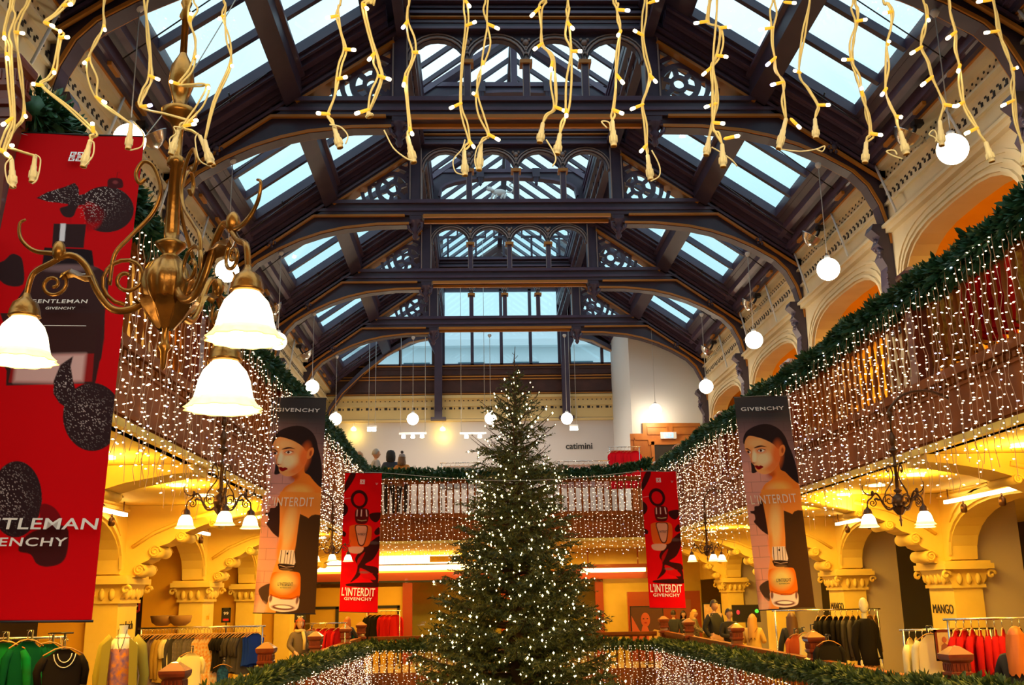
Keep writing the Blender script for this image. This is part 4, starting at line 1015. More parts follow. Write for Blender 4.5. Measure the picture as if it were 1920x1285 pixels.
cv.poly([(180, 362), (272, 362), (285, 420), (262, 490), (185, 492), (165, 440)], (90, 16, 16), T=C_)
for x in (186, 222, 262): cv.line([(x, 372), (x - 4 + (x > 230) * 8, 425)], 2.0, (225, 175, 165), T=C_)
cv.line([(190, 462), (222, 468), (262, 462)], 1.6, (180, 150, 110), T=C_)
cv.poly([(118, 545), (135, 512), (215, 500), (290, 512), (308, 550), (298, 640), (270, 690), (200, 700), (125, 690)], (226, 92, 24), T=C_); cv.poly([(166, 512), (218, 505), (272, 515), (265, 600), (240, 682), (198, 682), (176, 600)], (72, 14, 10), T=C_); cv.poly([(174, 518), (218, 512), (264, 521), (257, 598), (235, 672), (203, 672), (184, 598)], (224, 150, 122), T=C_)
cv.poly([(115, 700), (236, 700), (205, 752), (120, 746)], (222, 160, 140), T=C_); cv.line([(345, 125), (350, 140), (360, 126)], 1.2, (220, 140, 140), T=C_); cv.line([(75, 275), (130, 265)], .8, (220, 130, 130), T=C_)
CV_SMALL = cv

M_['print'] = bpy.data.materials.new('printed_fabric'); M_['print'].use_nodes = True
_t = M_['print'].node_tree; _b = _t.nodes['Principled BSDF']; _a = _t.nodes.new('ShaderNodeAttribute'); _a.attribute_name = 'print'
_t.links.new(_a.outputs['Color'], _b.inputs['Base Color']); _b.inputs['Roughness'].default_value = .8; _b.inputs['Specular IOR Level'].default_value = .08
M_['bantext'] = mat('pale_print_lettering', (.86, .70, .60), .6)
M_['bantext2'] = mat('white_print_lettering', (.92, .88, .85), .6)
M_['bandark'] = mat('dark_print_lettering', (.06, .02, .01), .6)
def banner(name, label, cvs, q, group=None, bow=.03):
    """q = TL TR BR BL in space; cloth with a little bow, printed on the front"""
    TL, TR_, BR, BL = [Vector(p) for p in q]; t = empty(name, (TL + TR_) / 2, 0, label, 'banner', group); o0 = (TL + TR_) / 2
    nx, ny = cvs.nx, cvs.ny
    nrm = (TR_ - TL).cross(BL - TL).normalized()
    if nrm.y > 0: nrm = -nrm
    def pt(u, v, d=0.0):
        p = (TL * (1 - u) + TR_ * u) * (1 - v) + (BL * (1 - u) + BR * u) * v
        return p + nrm * (d + bow * math.sin(PI * v) * .6 + .003 * math.sin(u * 9 + v * 4)) - o0
    vs_ = [pt(u, v) for v in np.linspace(0, 1, ny) for u in np.linspace(0, 1, nx)]
    fs = [(j * nx + i, (j + 1) * nx + i, (j + 1) * nx + i + 1, j * nx + i + 1) for j in range(ny - 1) for i in range(nx - 1)]
    me = bpy.data.meshes.new('cloth'); me.from_pydata([tuple(p) for p in vs_], [], fs)
    at_ = me.color_attributes.new('print', 'FLOAT_COLOR', 'POINT'); buf = np.ones((nx * ny, 4), np.float32); buf[:, :3] = cvs.C.reshape(-1, 3); at_.data.foreach_set('color', buf.ravel())
    me.materials.append(M_['print']); me.polygons.foreach_set('use_smooth', [True] * len(fs)); me.update()
    c = bpy.data.objects.new('cloth', me); COL.objects.link(c); c.parent = t; t_root = t
    sm = c.modifiers.new('thick', 'SOLIDIFY'); sm.thickness = .003; sm.offset = 1 if False else -1
    r_ = MB(); r_.tube([pt(-.01, -.002), pt(1.01, -.002)], .006, 8); r_.build('top_rod', M_['iron'], t)
    r_ = MB(); r_.tube([pt(-.01, 1.002), pt(1.01, 1.002)], .006, 8); r_.build('bottom_rod', M_['iron'], t)
    def place(u, v, d=.028):
        p = pt(u, v, d); ex = (pt(min(1, u + .05), v) - pt(max(0, u - .05), v)).normalized(); ey = (pt(u, max(0, v - .02)) - pt(u, min(1, v + .02))).normalized(); ez = ex.cross(ey).normalized(); ey = ez.cross(ex)
        return Matrix.Translation(p) @ Matrix((ex, ey, ez)).transposed().to_4x4()
    place.cloth = c
    return t, place, (TR_ - TL).length
def fit_text(name, s, mat_, par, M, w, h, bold=0, sp=1.0, **k):
    """text scaled to width w and cap height h"""
    o = text_mesh(name, s, 1.0, mat_, par, Matrix.Identity(4), .002, 1.0, bold, spacing=sp)
    xs_ = [v.co.x for v in o.data.vertices]; ys_ = [v.co.y for v in o.data.vertices]
    x0, x1, y0, y1 = min(xs_), max(xs_), min(ys_), max(ys_)
    sx, sy = w / (x1 - x0), h / (y1 - y0)
    for v in o.data.vertices:
        v.co.x = (v.co.x - (x0 + x1) / 2) * sx; v.co.y = (v.co.y - (y0 + y1) / 2) * sy; v.co.z *= .6
    o.matrix_basis = M; return o
def emblem(par, place, u, v, size, m_):
    """four square spirals, mirrored in pairs"""
    g = MB(); k = size / 2; w = k * .17
    base = [(.88, .12), (.12, .12), (.12, .88), (.88, .88), (.88, .50), (.48, .50)]
    for sx in (-1, 1):
        for sy in (-1, 1):
            pts = [((1 - a if sx > 0 else a - 1) * k + (0 if sx < 0 else 0), (b) * k) for a, b in base]
            pts = [(sx * (abs(x) * .93 + k * .06), sy * (y * .93 + k * .02)) for x, y in pts]
            g.strip(pts, w, 2, -.001, .002)
    o = g.build('emblem', m_, par); o.matrix_basis = place(u, v); o.parent = place.cloth; return o
def uv_of(cvs, p):
    d = (cvs.X - p[0]) ** 2 + (cvs.Y - p[1]) ** 2; j, i = np.unravel_index(np.argmin(d), d.shape); return float(cvs.u[j, i]), float(cvs.v[j, i])
# big one
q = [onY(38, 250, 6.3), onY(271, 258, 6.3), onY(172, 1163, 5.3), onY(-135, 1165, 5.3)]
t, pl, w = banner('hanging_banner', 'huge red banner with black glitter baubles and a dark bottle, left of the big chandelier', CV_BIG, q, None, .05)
t['label'] = 'huge red banner with black baubles and a dark bottle, left of the large chandelier'
emblem(t, pl, *uv_of(CV_BIG, D((400, 207))), .086, M_['bantext2'])
fit_text('print_lettering', 'GENTLEMAN', M_['bantext'], pl.cloth, pl(*uv_of(CV_BIG, (46, 1026))), .80 * .93, .062, .012, 1.05)
fit_text('print_lettering', 'GIVENCHY', M_['bantext'], pl.cloth, pl(*uv_of(CV_BIG, (30, 1053))), .51, .046, .012, 1.1)
fit_text('print_lettering', 'GENTLEMAN', M_['bantext'], pl.cloth, pl(*uv_of(CV_BIG, D((300, 1113)))), .33, .026, .008, 1.1)
fit_text('print_lettering', 'GIVENCHY', M_['bantext'], pl.cloth, pl(*uv_of(CV_BIG, D((305, 1150)))), .17, .018, .008, 1.1)
l_ = MB(); l_.box(-.12, .12, -.0015, .0015, 0, .002); l_.build('print_rule', M_['bantext'], pl.cloth).matrix_basis = pl(*uv_of(CV_BIG, D((335, 1246))))
PQ = CV_PORTRAIT
for side_, q, lab in ((-1, [onY(510, 746, 14.9), onY(612, 748, 14.9), onY(591, 1151, 14.0), onY(475, 1149, 14.0)], 'tall banner on the left printed with a dark-haired woman and an amber perfume bottle'),
                      (1, [onY(1376, 746, 14.9), onY(1476, 743, 14.9), onY(1528, 1139, 14.0), onY(1423, 1144, 14.0)], 'tall banner on the right printed with a dark-haired woman and an amber perfume bottle')):
    t, pl, w = banner('hanging_banner', lab, PQ, q, 'pair of portrait banners')
    fit_text('print_lettering', 'GIVENCHY', M_['bantext2'], pl.cloth, pl(*uv_of(PQ, A((360, 218)))), w * .80, .060, .016, 1.12)
    fit_text('print_lettering', "L'INTERDIT", M_['bantext'], pl.cloth, pl(*uv_of(PQ, B((360, 84)))), w * .80, .135, .002, 1.1)
    fit_text('print_lettering', "L'INTERDIT", M_['bandark'], pl.cloth, pl(*uv_of(PQ, B((472, 952)))), w * .25, .045, .01, 1.05)
    fit_text('print_lettering', 'GIVENCHY', M_['bandark'], pl.cloth, pl(*uv_of(PQ, B((480, 990)))), w * .18, .014, .01, 1.2)
PQ = CV_SMALL
for q, lab in (([onY(647, 887, 21.4), onY(716, 888, 21.4), onY(708, 1149, 20.9), onY(636, 1147, 20.9)], 'narrow red banner with a perfume bottle and black ribbon, left of the tree'),
               ([onY(1201, 885, 21.4), onY(1267, 884, 21.4), onY(1286, 1141, 20.9), onY(1218, 1140, 20.9)], 'narrow red banner with a perfume bottle and black ribbon, right of the tree')):
    t, pl, w = banner('hanging_banner', lab, PQ, q, 'pair of red perfume banners')
    emblem(t, pl, *uv_of(PQ, C_((232, 120))), .10, M_['bantext2'])
    fit_text('print_lettering', "L'INTERDIT", M_['bantext2'], pl.cloth, pl(*uv_of(PQ, C_((194, 1080)))), w * .86, .165, .014, 1.05)
    fit_text('print_lettering', 'GIVENCHY', M_['bantext2'], pl.cloth, pl(*uv_of(PQ, C_((190, 1140)))), w * .72, .062, .02, 1.12)
    fit_text('print_lettering', "L'INTERDIT", M_['bandark'], pl.cloth, pl(*uv_of(PQ, C_((220, 590)))), w * .24, .045, .012, 1.05)
# wires that carry the banners, strung across the well
def cable(name, label, pts, r=.004):
    m = MB(); m.tube(cat_rom(pts, 8), r, 5); return tag(m.build(name, M_['wirew']), label, 'cable')
M_['wirew'] = mat('pale_wire_rope', (.5, .48, .45), .5)
a = onY(648, 885, 21.4); b = onY(716, 887, 21.4); c_ = onY(1201, 884, 21.4); d_ = onY(1267, 883, 21.4)
cable('banner_cable', 'thin sagging cable across the well carrying the two narrow red banners', [(-3.85, 21.4, a.z + .25), tuple(a), tuple(b), (-1.2, 21.4, b.z - .16), (0, 21.4, b.z - .2), (1.2, 21.4, c_.z - .12), tuple(c_), tuple(d_), (3.85, 21.4, d_.z + .3)], .006)
for s, (px, py) in ((-1, (510, 746)), (1, (1476, 743))):
    e = onY(px, py, 14.9); f_ = onY(612 if s < 0 else 1376, 746, 14.9)
    cable('banner_cable', 'thin cable from the %s rail holding the portrait banner' % side[s], [(s * 3.9, 14.9, e.z + .05), tuple(e), tuple(e * .5 + f_ * .5 + Vector((0, 0, .015))), tuple(f_)], .004)
e = onY(38, 250, 6.3); f_ = onY(271, 258, 6.3)
cable('banner_cable', 'thin cable holding the huge red banner', [(-3.9, 6.35, e.z - .02), tuple(e), tuple(f_), (-1.9, 6.57, 7.75)], .004)
# ================================================================ LAMPS
M_['brass'] = mat('aged_brass', (.42, .18, .032), .30, metal=.85, noise=(.26, .12, .03), nscale=14, bump=.25)
M_['bronze'] = mat('dark_bronze', (.12, .05, .02), .35, metal=.7)
def glow(name, col, s, col2=None):
    m = mat(name, (1, .92, .75), .3, emit=col, estr=s); return m
M_['shade'] = glow('lit_glass_shade', (1, .86, .52), 3.6)
M_['rim'] = glow('shade_rim_glass', (1, .68, .16), 1.15)
M_['globe'] = glow('lit_opal_globe', (1, .95, .82), 6.5)
def spiral(c, r0, r1, turns, a0, ax, az, n=26):
    """flat spiral in the plane of ax, az"""
    out = []
    for i in range(n):
        f = i / (n - 1); r = r0 + (r1 - r0) * f; a = a0 + turns * 2 * PI * f
        out.append(Vector(c) + ax * (r * math.cos(a)) + az * (r * math.sin(a)))
    return out
def chandelier(loc, S_, lamps, label, group=None, mt=None, detail=1, top=1.6, power=6, lampscale=None):
    """loc = middle of the bowl; lamps = offsets of the fitters (x, y, z) in metres"""
    mt = mt or M_['brass']; t = empty('chandelier', loc, 0, label, 'chandelier', group); Z = Vector((0, 0, 1)); n = 20 if detail else 10
    b = MB()
    b.lathe([(.0, -.26), (.008, -.25), (.012, -.20), (.022, -.185), (.012, -.17), (.010, -.13), (.03, -.10), (.018, -.085), (.045, -.06), (.072, -.02), (.082, .02), (.078, .05), (.06, .085), (.035, .105), (.022, .12), (.045, .145), (.05, .155), (.022, .17), (.024, .19), (.017, .42), (.028, .425), (.028, .45), (.016, .46), (.016, .55), (.03, .58), (.055, .60), (.058, .62), (.05, .625), (.02, .64), (.03, .68), (.042, .72), (.036, .78), (.016, .82), (.012, .83)], n=48 if detail else 12, wob=[0] * 8 + [.02, .05, .06, .05, .04, .02] + [0] * 5 + [.06, .06] + [0] * 13 if detail else 0, wn=12)
    for v in range(len(b.v)): b.v[v] = tuple(Vector(b.v[v]) * S_)
    b.build('body', mt, t)
    r_ = MB(); r_.tube([(0, 0, .82 * S_), (0, 0, top)], .009 * S_ + .003, 8); r_.lathe([(.009, .95 * S_), (.022, .97 * S_), (.012, 1.0 * S_), (.02, 1.02 * S_), (.009, 1.04 * S_)], n=8); r_.build('stem', mt, t)
    # acanthus leaves under the bowl
    lf = MB()
    for k in range(8):
        a = k * PI / 4 + .2; d = Vector((math.cos(a), math.sin(a), 0)); s_ = Vector((-math.sin(a), math.cos(a), 0))
        pr = [(.028, -.13, .012), (.050, -.10, .024), (.070, -.07, .030), (.088, -.045, .024), (.100, -.045, .010)]
        vs_ = []
        for (rr, z, w) in pr: vs_ += [(d * rr - s_ * w + Z * (z + .006)) * S_, (d * (rr - .006) + Z * z) * S_, (d * rr + s_ * w + Z * (z + .006)) * S_]
        fs = []
        for i in range(len(pr) - 1): fs += [(3 * i, 3 * i + 1, 3 * i + 4, 3 * i + 3), (3 * i + 1, 3 * i + 2, 3 * i + 5, 3 * i + 4)]
        lf.add(vs_, fs, 0, True)
    lf.build('leaf_cup', mt, t)
    for i, L in enumerate(lamps):
        L = Vector(L); rad = Vector((L.x, L.y, 0)); R0 = rad.length; d = rad.normalized()
        def q(a, z): return d * (a * R0) + Z * (z * S_)
        lz = L.z / S_
        ar = MB()
        path = cat_rom([q(.10, .0), q(.22, -.055), q(.38, -.06), q(.50, .0), q(.60, .085), q(.72, .12), q(.86, lz + .135), q(.97, lz + .10), q(1.0, lz + .03)], 7)
        ar.tube(path, [.012 * S_ * (1.1 - .35 * j / len(path)) for j in range(len(path))], 8)
        # big scroll at the root, small one at the tip, the flourish above
        ar.tube(spiral(q(.30, .04), .085 * S_, .012 * S_, 1.6, -PI / 2, d, Z), .006 * S_ + .001, 6)
        ar.tube(spiral(q(.82, .045 + lz * .5), .045 * S_, .008 * S_, 1.4, PI * .7, d, Z), .005 * S_ + .001, 6)
        ar.tube(cat_rom([q(.42, .02), q(.40, .12), q(.30, .18), q(.15, .26), q(.10, .34), q(.16, .42), q(.24, .44), q(.29, .40), q(.26, .365), q(.22, .38)], 5), .006 * S_ + .001, 6)
        ar.tube(cat_rom([q(.70, .12), q(.84, lz + .17), q(.98, lz + .18), q(1.08, lz + .22), q(1.10, lz + .27), q(1.06, lz + .285)], 5), [.010 * S_ * (1 - j / 40) for j in range(26)], 6)
        # leaf on the arm
        s_ = d.cross(Z); vs_ = []; pr = [(.46, -.01, .004), (.54, .06, .022), (.62, .06, .03), (.70, .075, .026), (.77, .06, .010)]
        for (a, z, w) in pr: vs_ += [q(a, z - .02) - s_ * w * S_, q(a, z + .0), q(a, z - .02) + s_ * w * S_]
        ar.add(vs_, [(3 * j, 3 * j + 1, 3 * j + 4, 3 * j + 3) for j in range(4)] + [(3 * j + 1, 3 * j + 2, 3 * j + 5, 3 * j + 4) for j in range(4)], 0, True)
        ar.ball(tuple(q(.80, lz * .6 + .16)), .022 * S_, 8, 6, sc=(1, 1, 1.6))
        AR = ar.build('arm', mt, t)
        ks = S_ * (lampscale[i] if lampscale else 1)
        f = MB(); f.lathe([(.010, .04), (.014, .03), (.020, .02), (.040, .005), (.048, -.02), (.050, -.035), (.052, -.04), (.040, -.045)], tuple(L), 14)
        cen = L
        for v in range(len(f.v)): f.v[v] = tuple(cen + (Vector(f.v[v]) - cen) * ks)
        f.build('fitter', mt, AR)
        s2 = MB(); N = 48; prof = [(.030, -.040), (.040, -.05), (.062, -.075), (.074, -.105), (.080, -.135), (.086, -.16), (.093, -.175), (.100, -.185)]
        wob = [0, 0, 0, .005, .01, .02, .035, .05]
        s2.lathe(prof[:1] + prof[1:6], (0, 0, 0), N, 0, True, wob[:6], 12)
        prof2 = [(.086, -.16), (.094, -.175), (.104, -.188), (.110, -.193)]
        s2.lathe(prof2, (0, 0, 0), N, 1, True, [.02, .035, .06, .07], 12)
        for v in range(len(s2.v)): s2.v[v] = tuple(Vector(s2.v[v]) * ks)
        o = s2.build('glass_shade', [M_['shade'], M_['rim']], AR); o.location = L
        md = o.modifiers.new('thick', 'SOLIDIFY'); md.thickness = .003
        point('chandelier_lamp', tuple(Vector(loc) + L + Vector((0, 0, -.20 * ks))), power, GOLD, .05)
    return t
# the large one, close to the camera
c0 = onY(315, 545, 3.15)
def rel(px, py, Y): return tuple(onY(px, py, Y) - c0)
la = [rel(48, 572, 3.15), rel(464, 522, 2.76), rel(424, 652, 3.54)]
chandelier(tuple(c0), 1.0, la, 'large brass scroll chandelier with glowing bell shades, close in front of the red banner', detail=1, top=4.0, power=5, lampscale=[.95, .93, 1.16])
# four smaller ones on iron brackets from the gallery edges
for s, px, Y, lab in ((-1, 413, 10.1, 'dark scroll chandelier on an iron bracket, between the red and portrait banners on the left'),
                      (1, 1686, 10.1, 'dark scroll chandelier hanging from an iron bracket above the lettered columns on the right'),
                      (-1, 622, 20.0, 'small far chandelier beside the left edge of the narrow red banner left of the tree'),
                      (1, 1326, 20.0, 'small far chandelier between the two right-hand banners')):
    py = 945 if Y < 15 else 1032
    c1 = onY(px, py, Y); k = 1.0 if Y < 15 else .95
    ls = [(-.34 * k, .06, -.06), (.12 * k, -.30 * k, -.06), (.24 * k, .26 * k, -.06)] if Y < 15 else [(-.30, 0, -.05), (.05, -.28, -.05), (.30, .1, -.05)]
    if s > 0 and Y < 15: ls = [(-.33, -.02, -.06), (.11, -.3, -.06), (.30, .15, -.06)]
    t = chandelier(tuple(c1), .86, ls, lab, None, M_['bronze'], 0, top=3.66 - c1.z, power=5)
    b = MB(); ex = (s * 3.86 - c1.x); ztop = 3.66 - c1.z
    b.tube(cat_rom([(0, 0, ztop), (0, 0, ztop + .05), (ex * .25, 0, ztop + .2), (ex * .65, 0, ztop + .24), (ex, 0, ztop + .16)], 8), .014, 6); b.lathe([(.02, -.03), (.03, 0), (.02, .03)], (0, 0, ztop), 8)
    b.build('wall_bracket', M_['bronze'], t)

# opal globes hanging from the trusses
def globe(px, py, Y, pt_, r, lab):
    c = onY(px, py, Y); top = onY(pt_[0], pt_[1], Y); t = empty('pendant_globe', tuple(c), 0, lab, 'pendant lamp', 'white globe pendants')
    m = MB(); m.ball((0, 0, 0), r, 28, 18); m.build('globe', M_['globe'], t)
    d = top - c
    m = MB(); m.tube([(0, 0, r), (0, 0, d.z)], .008, 5); m.build('cord', M_['wirew'], t)
    m = MB(); m.lathe([(.0, .09), (.05, .08), (.06, .04), (.03, -.01), (0, -.02)], (0, 0, d.z), 10); m.build('ceiling_rose', M_['white'], t); m = MB(); m.lathe([(.05, r - .01), (.05, r + .04), (.02, r + .06), (0, r + .06)], (0, 0, 0), 10); m.build('cap', M_['white'], t)
    point('globe_lamp', tuple(c + Vector((0, 0, -r - .06))), 34, (1, .80, .50), .12)
G_ = [(1786, 280, 11.6, (1745, 30), .19, 'globe pendant nearest the camera on the right, high by the wall'),
      (1553, 505, 16.3, (1540, 314), .19, 'second white globe pendant from the camera on the right'),
      (1414, 638, 21.0, (1404, 480), .185, 'third white globe pendant on the right, in front of the cornice'),
      (1324, 725, 25.8, (1316, 593), .18, 'fourth white globe pendant on the right, by the stair block edge'),
      (1229, 769, 30.4, (1219, 596), .185, 'globe pendant in front of the white stair block'),
      (1063, 785, 30.4, (1059, 632), .175, 'globe pendant right of the tree top'),
      (920, 785, 30.4, (919, 632), .175, 'globe pendant partly hidden behind the left side of the tree top'),
      (774, 786, 30.4, (777, 636), .175, 'globe pendant left of the tree top, second from the left along the end'),
      (629, 786, 30.4, (632, 672), .185, 'globe pendant at the left end of the far row, beside the portrait banner'),
      (585, 726, 25.8, (589, 592), .18, 'globe pendant just above the left portrait banner'),
      (521, 640, 21.0, (527, 478), .185, 'globe pendant at the lower right rim of the chandelier shade'),
      (426, 508, 16.3, (425, 306), .19, 'globe pendant seen behind the large chandelier arm'),
      (243, 262, 11.6, (265, 20), .19, 'globe pendant mostly hidden behind the top of the huge red banner')]
for g in G_: globe(*g)

# silver dish uplighters along the eaves
def uplighter(s, y, lab):
    t = empty('uplighter', (s * 5.72, y, 8.66), 0, lab, 'wall light', 'silver dish uplighters along the eaves')
    m = MB(); M3 = Matrix.Rotation(s * .5, 3, 'Y') @ Matrix.Rotation(.35, 3, 'X')
    m.lathe([(.0, -.16), (.10, -.13), (.20, -.06), (.26, .04), (.27, .05), (.24, .045), (.16, -.04), (0, -.1)], (0, 0, 0), 20, M=M3); m.build('dish', M_['steel'], t)
    m = MB(); m.tube([(0, 0, -.05), (s * .12, .02, .12), (s * .18, .02, .28)], .03, 6); m.box(s * .1, s * .25, -.06, .10, .2, .28); m.build('bracket', M_['iron'], t)
w_ = ['nearest', 'second', 'third', 'fourth', 'farthest']
for s in (-1, 1):
    for k, y in enumerate((9.3, 14.3, 18.9, 23.6, 28.3)): uplighter(s, y, '%s silver dish uplighter along the %s eaves' % (w_[k], side[s]))
# cream stay rods between eaves and ledge
for s in (-1, 1):
    for k, y in enumerate((9.0, 11.3, 13.6, 16.1, 18.35, 20.7, 23.0, 25.4, 27.8)):
        m = MB(); m.tube([(s * 5.93, y, 8.98), (s * 5.96, y - .55, 7.93)], .022, 6)
        tag(m.build('stay_rod', M_['white']), 'thin pale stay rod between the %s eaves and the ledge below' % side[s], 'rod', 'pale stay rods along the %s eaves' % side[s])
# tracks of spotlights and recessed spots under the gallery ceiling
def track(s, y0, y1, lab):
    t = empty('lighting_track', (s * 5.95, y0, 3.17), 0, lab, 'light fitting', 'glowing tracks under the gallery ceiling')
    m = MB(); m.box(-.03, .03, 0, y1 - y0, -.02, .03); m.build('lit_rail', M_['tube'], t)
    n = 3
    for i in range(n):
        yy = (i + .5) * (y1 - y0) / n
        m = MB(); m.tube([(0, yy, -.02), (0, yy, -.08)], .012, 6); m.lathe([(.03, .0), (.045, -.03), (.045, -.10), (.03, -.12), (0, -.12)], (0, yy, -.07), 10); m.build('spotlight', M_['bronze'], t)
    m = MB(); m.tube([(0, .1, .03), (0, .1, .185)], .01, 5); m.tube([(0, y1 - y0 - .1, .03), (0, y1 - y0 - .1, .185)], .01, 5); m.build('hanger', M_['bronze'], t)
k = 0
for s in (-1, 1):
    for j, (a, b) in enumerate(((7.2, 10.3), (11.7, 15.0), (16.4, 19.7), (21.1, 24.4), (25.8, 29.0))):
        track(s, a, b, '%s glowing lighting track under the %s gallery ceiling' % (w_[j], side[s]))
for s in (-1, 1):
    for j in range(16):
        y = 7.6 + j * 1.3; m = MB(); m.lathe([(.0, 3.345), (.09, 3.345), (.11, 3.335), (.11, 3.36)], (s * 4.6, y, 0), 12)
        tag(m.build('recessed_spotlight', M_['band']), 'small bright spotlight set in the ceiling under the %s gallery' % side[s], 'ceiling light', 'recessed spotlights under the %s gallery' % side[s])
        if j % 2 == 0: 
            o = area('ceiling_fill_light', (s * 4.6, y, 3.10), (PI, 0, 0), .3, .3, 20, AMBER)  # added upward fill, brightens the ceiling around the spots
# far upper wall: small spot fittings
for px, py, lab in ((663, 806, 'small warm wall spot above the left shoppers'), (830, 806, 'small warm wall spot below the hanging timber post')):
    c = onY(px, py, YE - .35); t = empty('wall_spotlight', tuple(c), 0, lab, 'wall light')
    m = MB(); m.lathe([(.03, .10), (.09, .05), (.10, -.02), (.06, -.04), (0, -.04)], (0, 0, 0), 12); m.build('bulb_cup', M_['band'], t)
    m = MB(); m.tube([(0, 0, .1), (0, 0, .20), (0, .34, .26)], .015, 6); m.build('bracket', M_['white'], t)
    point('wall_spot', (c.x, c.y + .1, c.z - .15), 9, (1, .70, .12), .04)
for x0, x1, py, lab in ((748, 800, 815, 'white bar of ceiling spots left of the tree'), (862, 912, 815, 'white bar of ceiling spots behind the tree'), (688, 706, 802, 'small pair of white spots above the shoppers'), (1068, 1084, 800, 'small pair of white spots right of the tree')):
    a = onY(x0, py, 33.4); b = onY(x1, py, 33.4); t = empty('spot_bar', tuple(a), 0, lab, 'ceiling light')
    m = MB(); m.box(0, b.x - a.x, -.04, .04, 0, .06); m.build('bar', M_['white'], t)
    n = max(2, int((b.x - a.x) / .3))
    for i in range(n):
        m = MB(); m.lathe([(.0, -.02), (.06, -.03), (.07, -.12), (0, -.13)], ((i + .5) * (b.x - a.x) / n, 0, 0), 10); m.build('spot', M_['globe'], t)
    m = MB()
    for xx in (.05, b.x - a.x - .05): X0 = a.x + xx; m.tube([(xx, 0, .06), (xx, 0, roofz(X0, .47) - a.z)] if abs(X0) > 2.3 else [(xx, 0, .06), (xx, 0, 12.74 + (1 - abs(X0) / 2.1) * 1.58 - a.z)], .008, 4)
    m.build('wire', M_['wirew'], t)
# ================================================================ CHRISTMAS TREE
TY = 22.6
tt = onY(966, 700, TY); tx = onY(962, 1000, TY).x; ZT = tt.z; ZB = -4.5
t = empty('christmas_tree', (tx, TY, ZB), 0, 'tall fir tree covered in tiny warm lights, standing in the middle of the hall', 'christmas tree')
H = ZT - ZB; rt = random.Random(11); lean = (tt.x - tx)
M_['fir'] = mat('fir_needles', (.095, .105, .016), .6, noise=(.15, .15, .022), nscale=2.5); M_['fir2'] = mat('fir_needles_dark', (.035, .055, .012), .6)
M_['bark'] = mat('fir_bark', (.10, .05, .02), .8)
def cx_(z): return lean * (z / H) ** 2
m = MB(); m.tube([(cx_(H * i / 12), 0, H * i / 12) for i in range(13)] , [.20 * (1 - i / 12.5) + .01 for i in range(13)], 10); m.build('trunk', M_['bark'], t)
m = MB(); m.tube([(cx_(H) , 0, H - .1), (cx_(H) - .02, 0, H + .3), (cx_(H) + .01, 0, H + .62)], [.02, .014, .006], 5)
for a in range(6): m.tube([(cx_(H), 0, H + .12 + .07 * a), (cx_(H) + .07 * math.cos(a * 2.2), .07 * math.sin(a * 2.2), H + .2 + .07 * a)], .006, 4)
m.build('leader_shoot', M_['bark'], t)
fol = MB(); br = MB(); tips = []
def rad_at(f):   # f from top 0 to bottom 1 : half-width profile of the crown
    return np.interp(f, [0, .03, .08, .14, .22, .30, .38, .46, .55, .63, .75, 1.0], [.06, .28, .58, .74, .88, 1.02, 1.24, 1.52, 1.86, 2.1, 2.35, 2.8])
nb = 520
for i in range(nb):
    f = (i / nb) ** .8; z = H * (1 - f) + rt.uniform(-.1, .1)
    if z < 1.2: continue
    a = i * 2.399963 + rt.uniform(-.3, .3); L = rad_at(f) * (rt.uniform(.78, 1.16) if f > .2 else rt.uniform(.6, 1.35)) * (1 - .0)
    d = Vector((math.cos(a), math.sin(a), 0)); up = .55 * (1 - f) + .02 + (.35 if f < .2 else 0)
    droop = -.25 * f
    pts = []
    for k in range(6):
        g = k / 5; pts.append(Vector((cx_(z), 0, z)) + d * (L * g) + Vector((0, 0, L * (up * g * .7 + droop * g + .35 * max(0, g - .5) ** 1.5))))
    br.tube(pts, [.022 * (1 - .8 * k / 5) * (1.5 if f > .2 else .9) for k in range(6)], 4, cap=False)
    sidev = d.cross(Vector((0, 0, 1)))
    # twigs with needles
    nt_ = max(4, int(L * (10 if f > .16 else 7)))
    for k in range(nt_):
        g = (k + .5) / nt_
        if (g < .22 and f > .2) or (f < .2 and g > .72): continue
        idx = min(4, int(g * 5)); p = pts[idx].lerp(pts[idx + 1], g * 5 - idx)
        for sg in (-1, 1):
            tl = (.20 + .30 * (1 - abs(g - .5))) * min(1, L * .8) * rt.uniform(.7, 1.2)
            dr = (d * rt.uniform(.5, 1.0) + sidev * sg * rt.uniform(.6, 1.0) + Vector((0, 0, rt.uniform(-.35, .25)))).normalized()
            e = p + dr * tl
            ax = (e - p).normalized(); o1 = ax.orthogonal().normalized()
            nn = max(5, int(tl / .020))
            for q in range(nn):
                b = p.lerp(e, (q + rt.random()) / nn); ph = rt.uniform(0, 6.28); oo = Matrix.Rotation(ph, 3, ax) @ o1
                nd = (oo + ax * rt.uniform(.5, 1.2)).normalized(); l = rt.uniform(.06, .12) * (.8 if f < .16 else 1); wv = nd.cross(ax).normalized() * .017
                fol.add([b - wv, b + wv, b + nd * l], [(0, 1, 2)], 0 if rt.random() < .7 else 1)
            if rt.random() < .30: tips.append((e, f))
    tips.append((pts[-1], f))
    if f < .3:
        for k in range(20):
            g = rt.uniform(.3, 1); idx = min(4, int(g * 5)); p = pts[idx].lerp(pts[idx + 1], g * 5 - idx); ax = (pts[-1] - pts[-2]).normalized(); oo = Matrix.Rotation(rt.uniform(0, 6.28), 3, ax) @ ax.orthogonal().normalized()
            nd = (oo + ax * .8).normalized(); wv = nd.cross(ax).normalized() * .010; fol.add([p - wv, p + wv, p + nd * .07], [(0, 1, 2)], 1)
br.build('branches', M_['bark'], t); fol.build('needles', [M_['fir'], M_['fir2']], t)
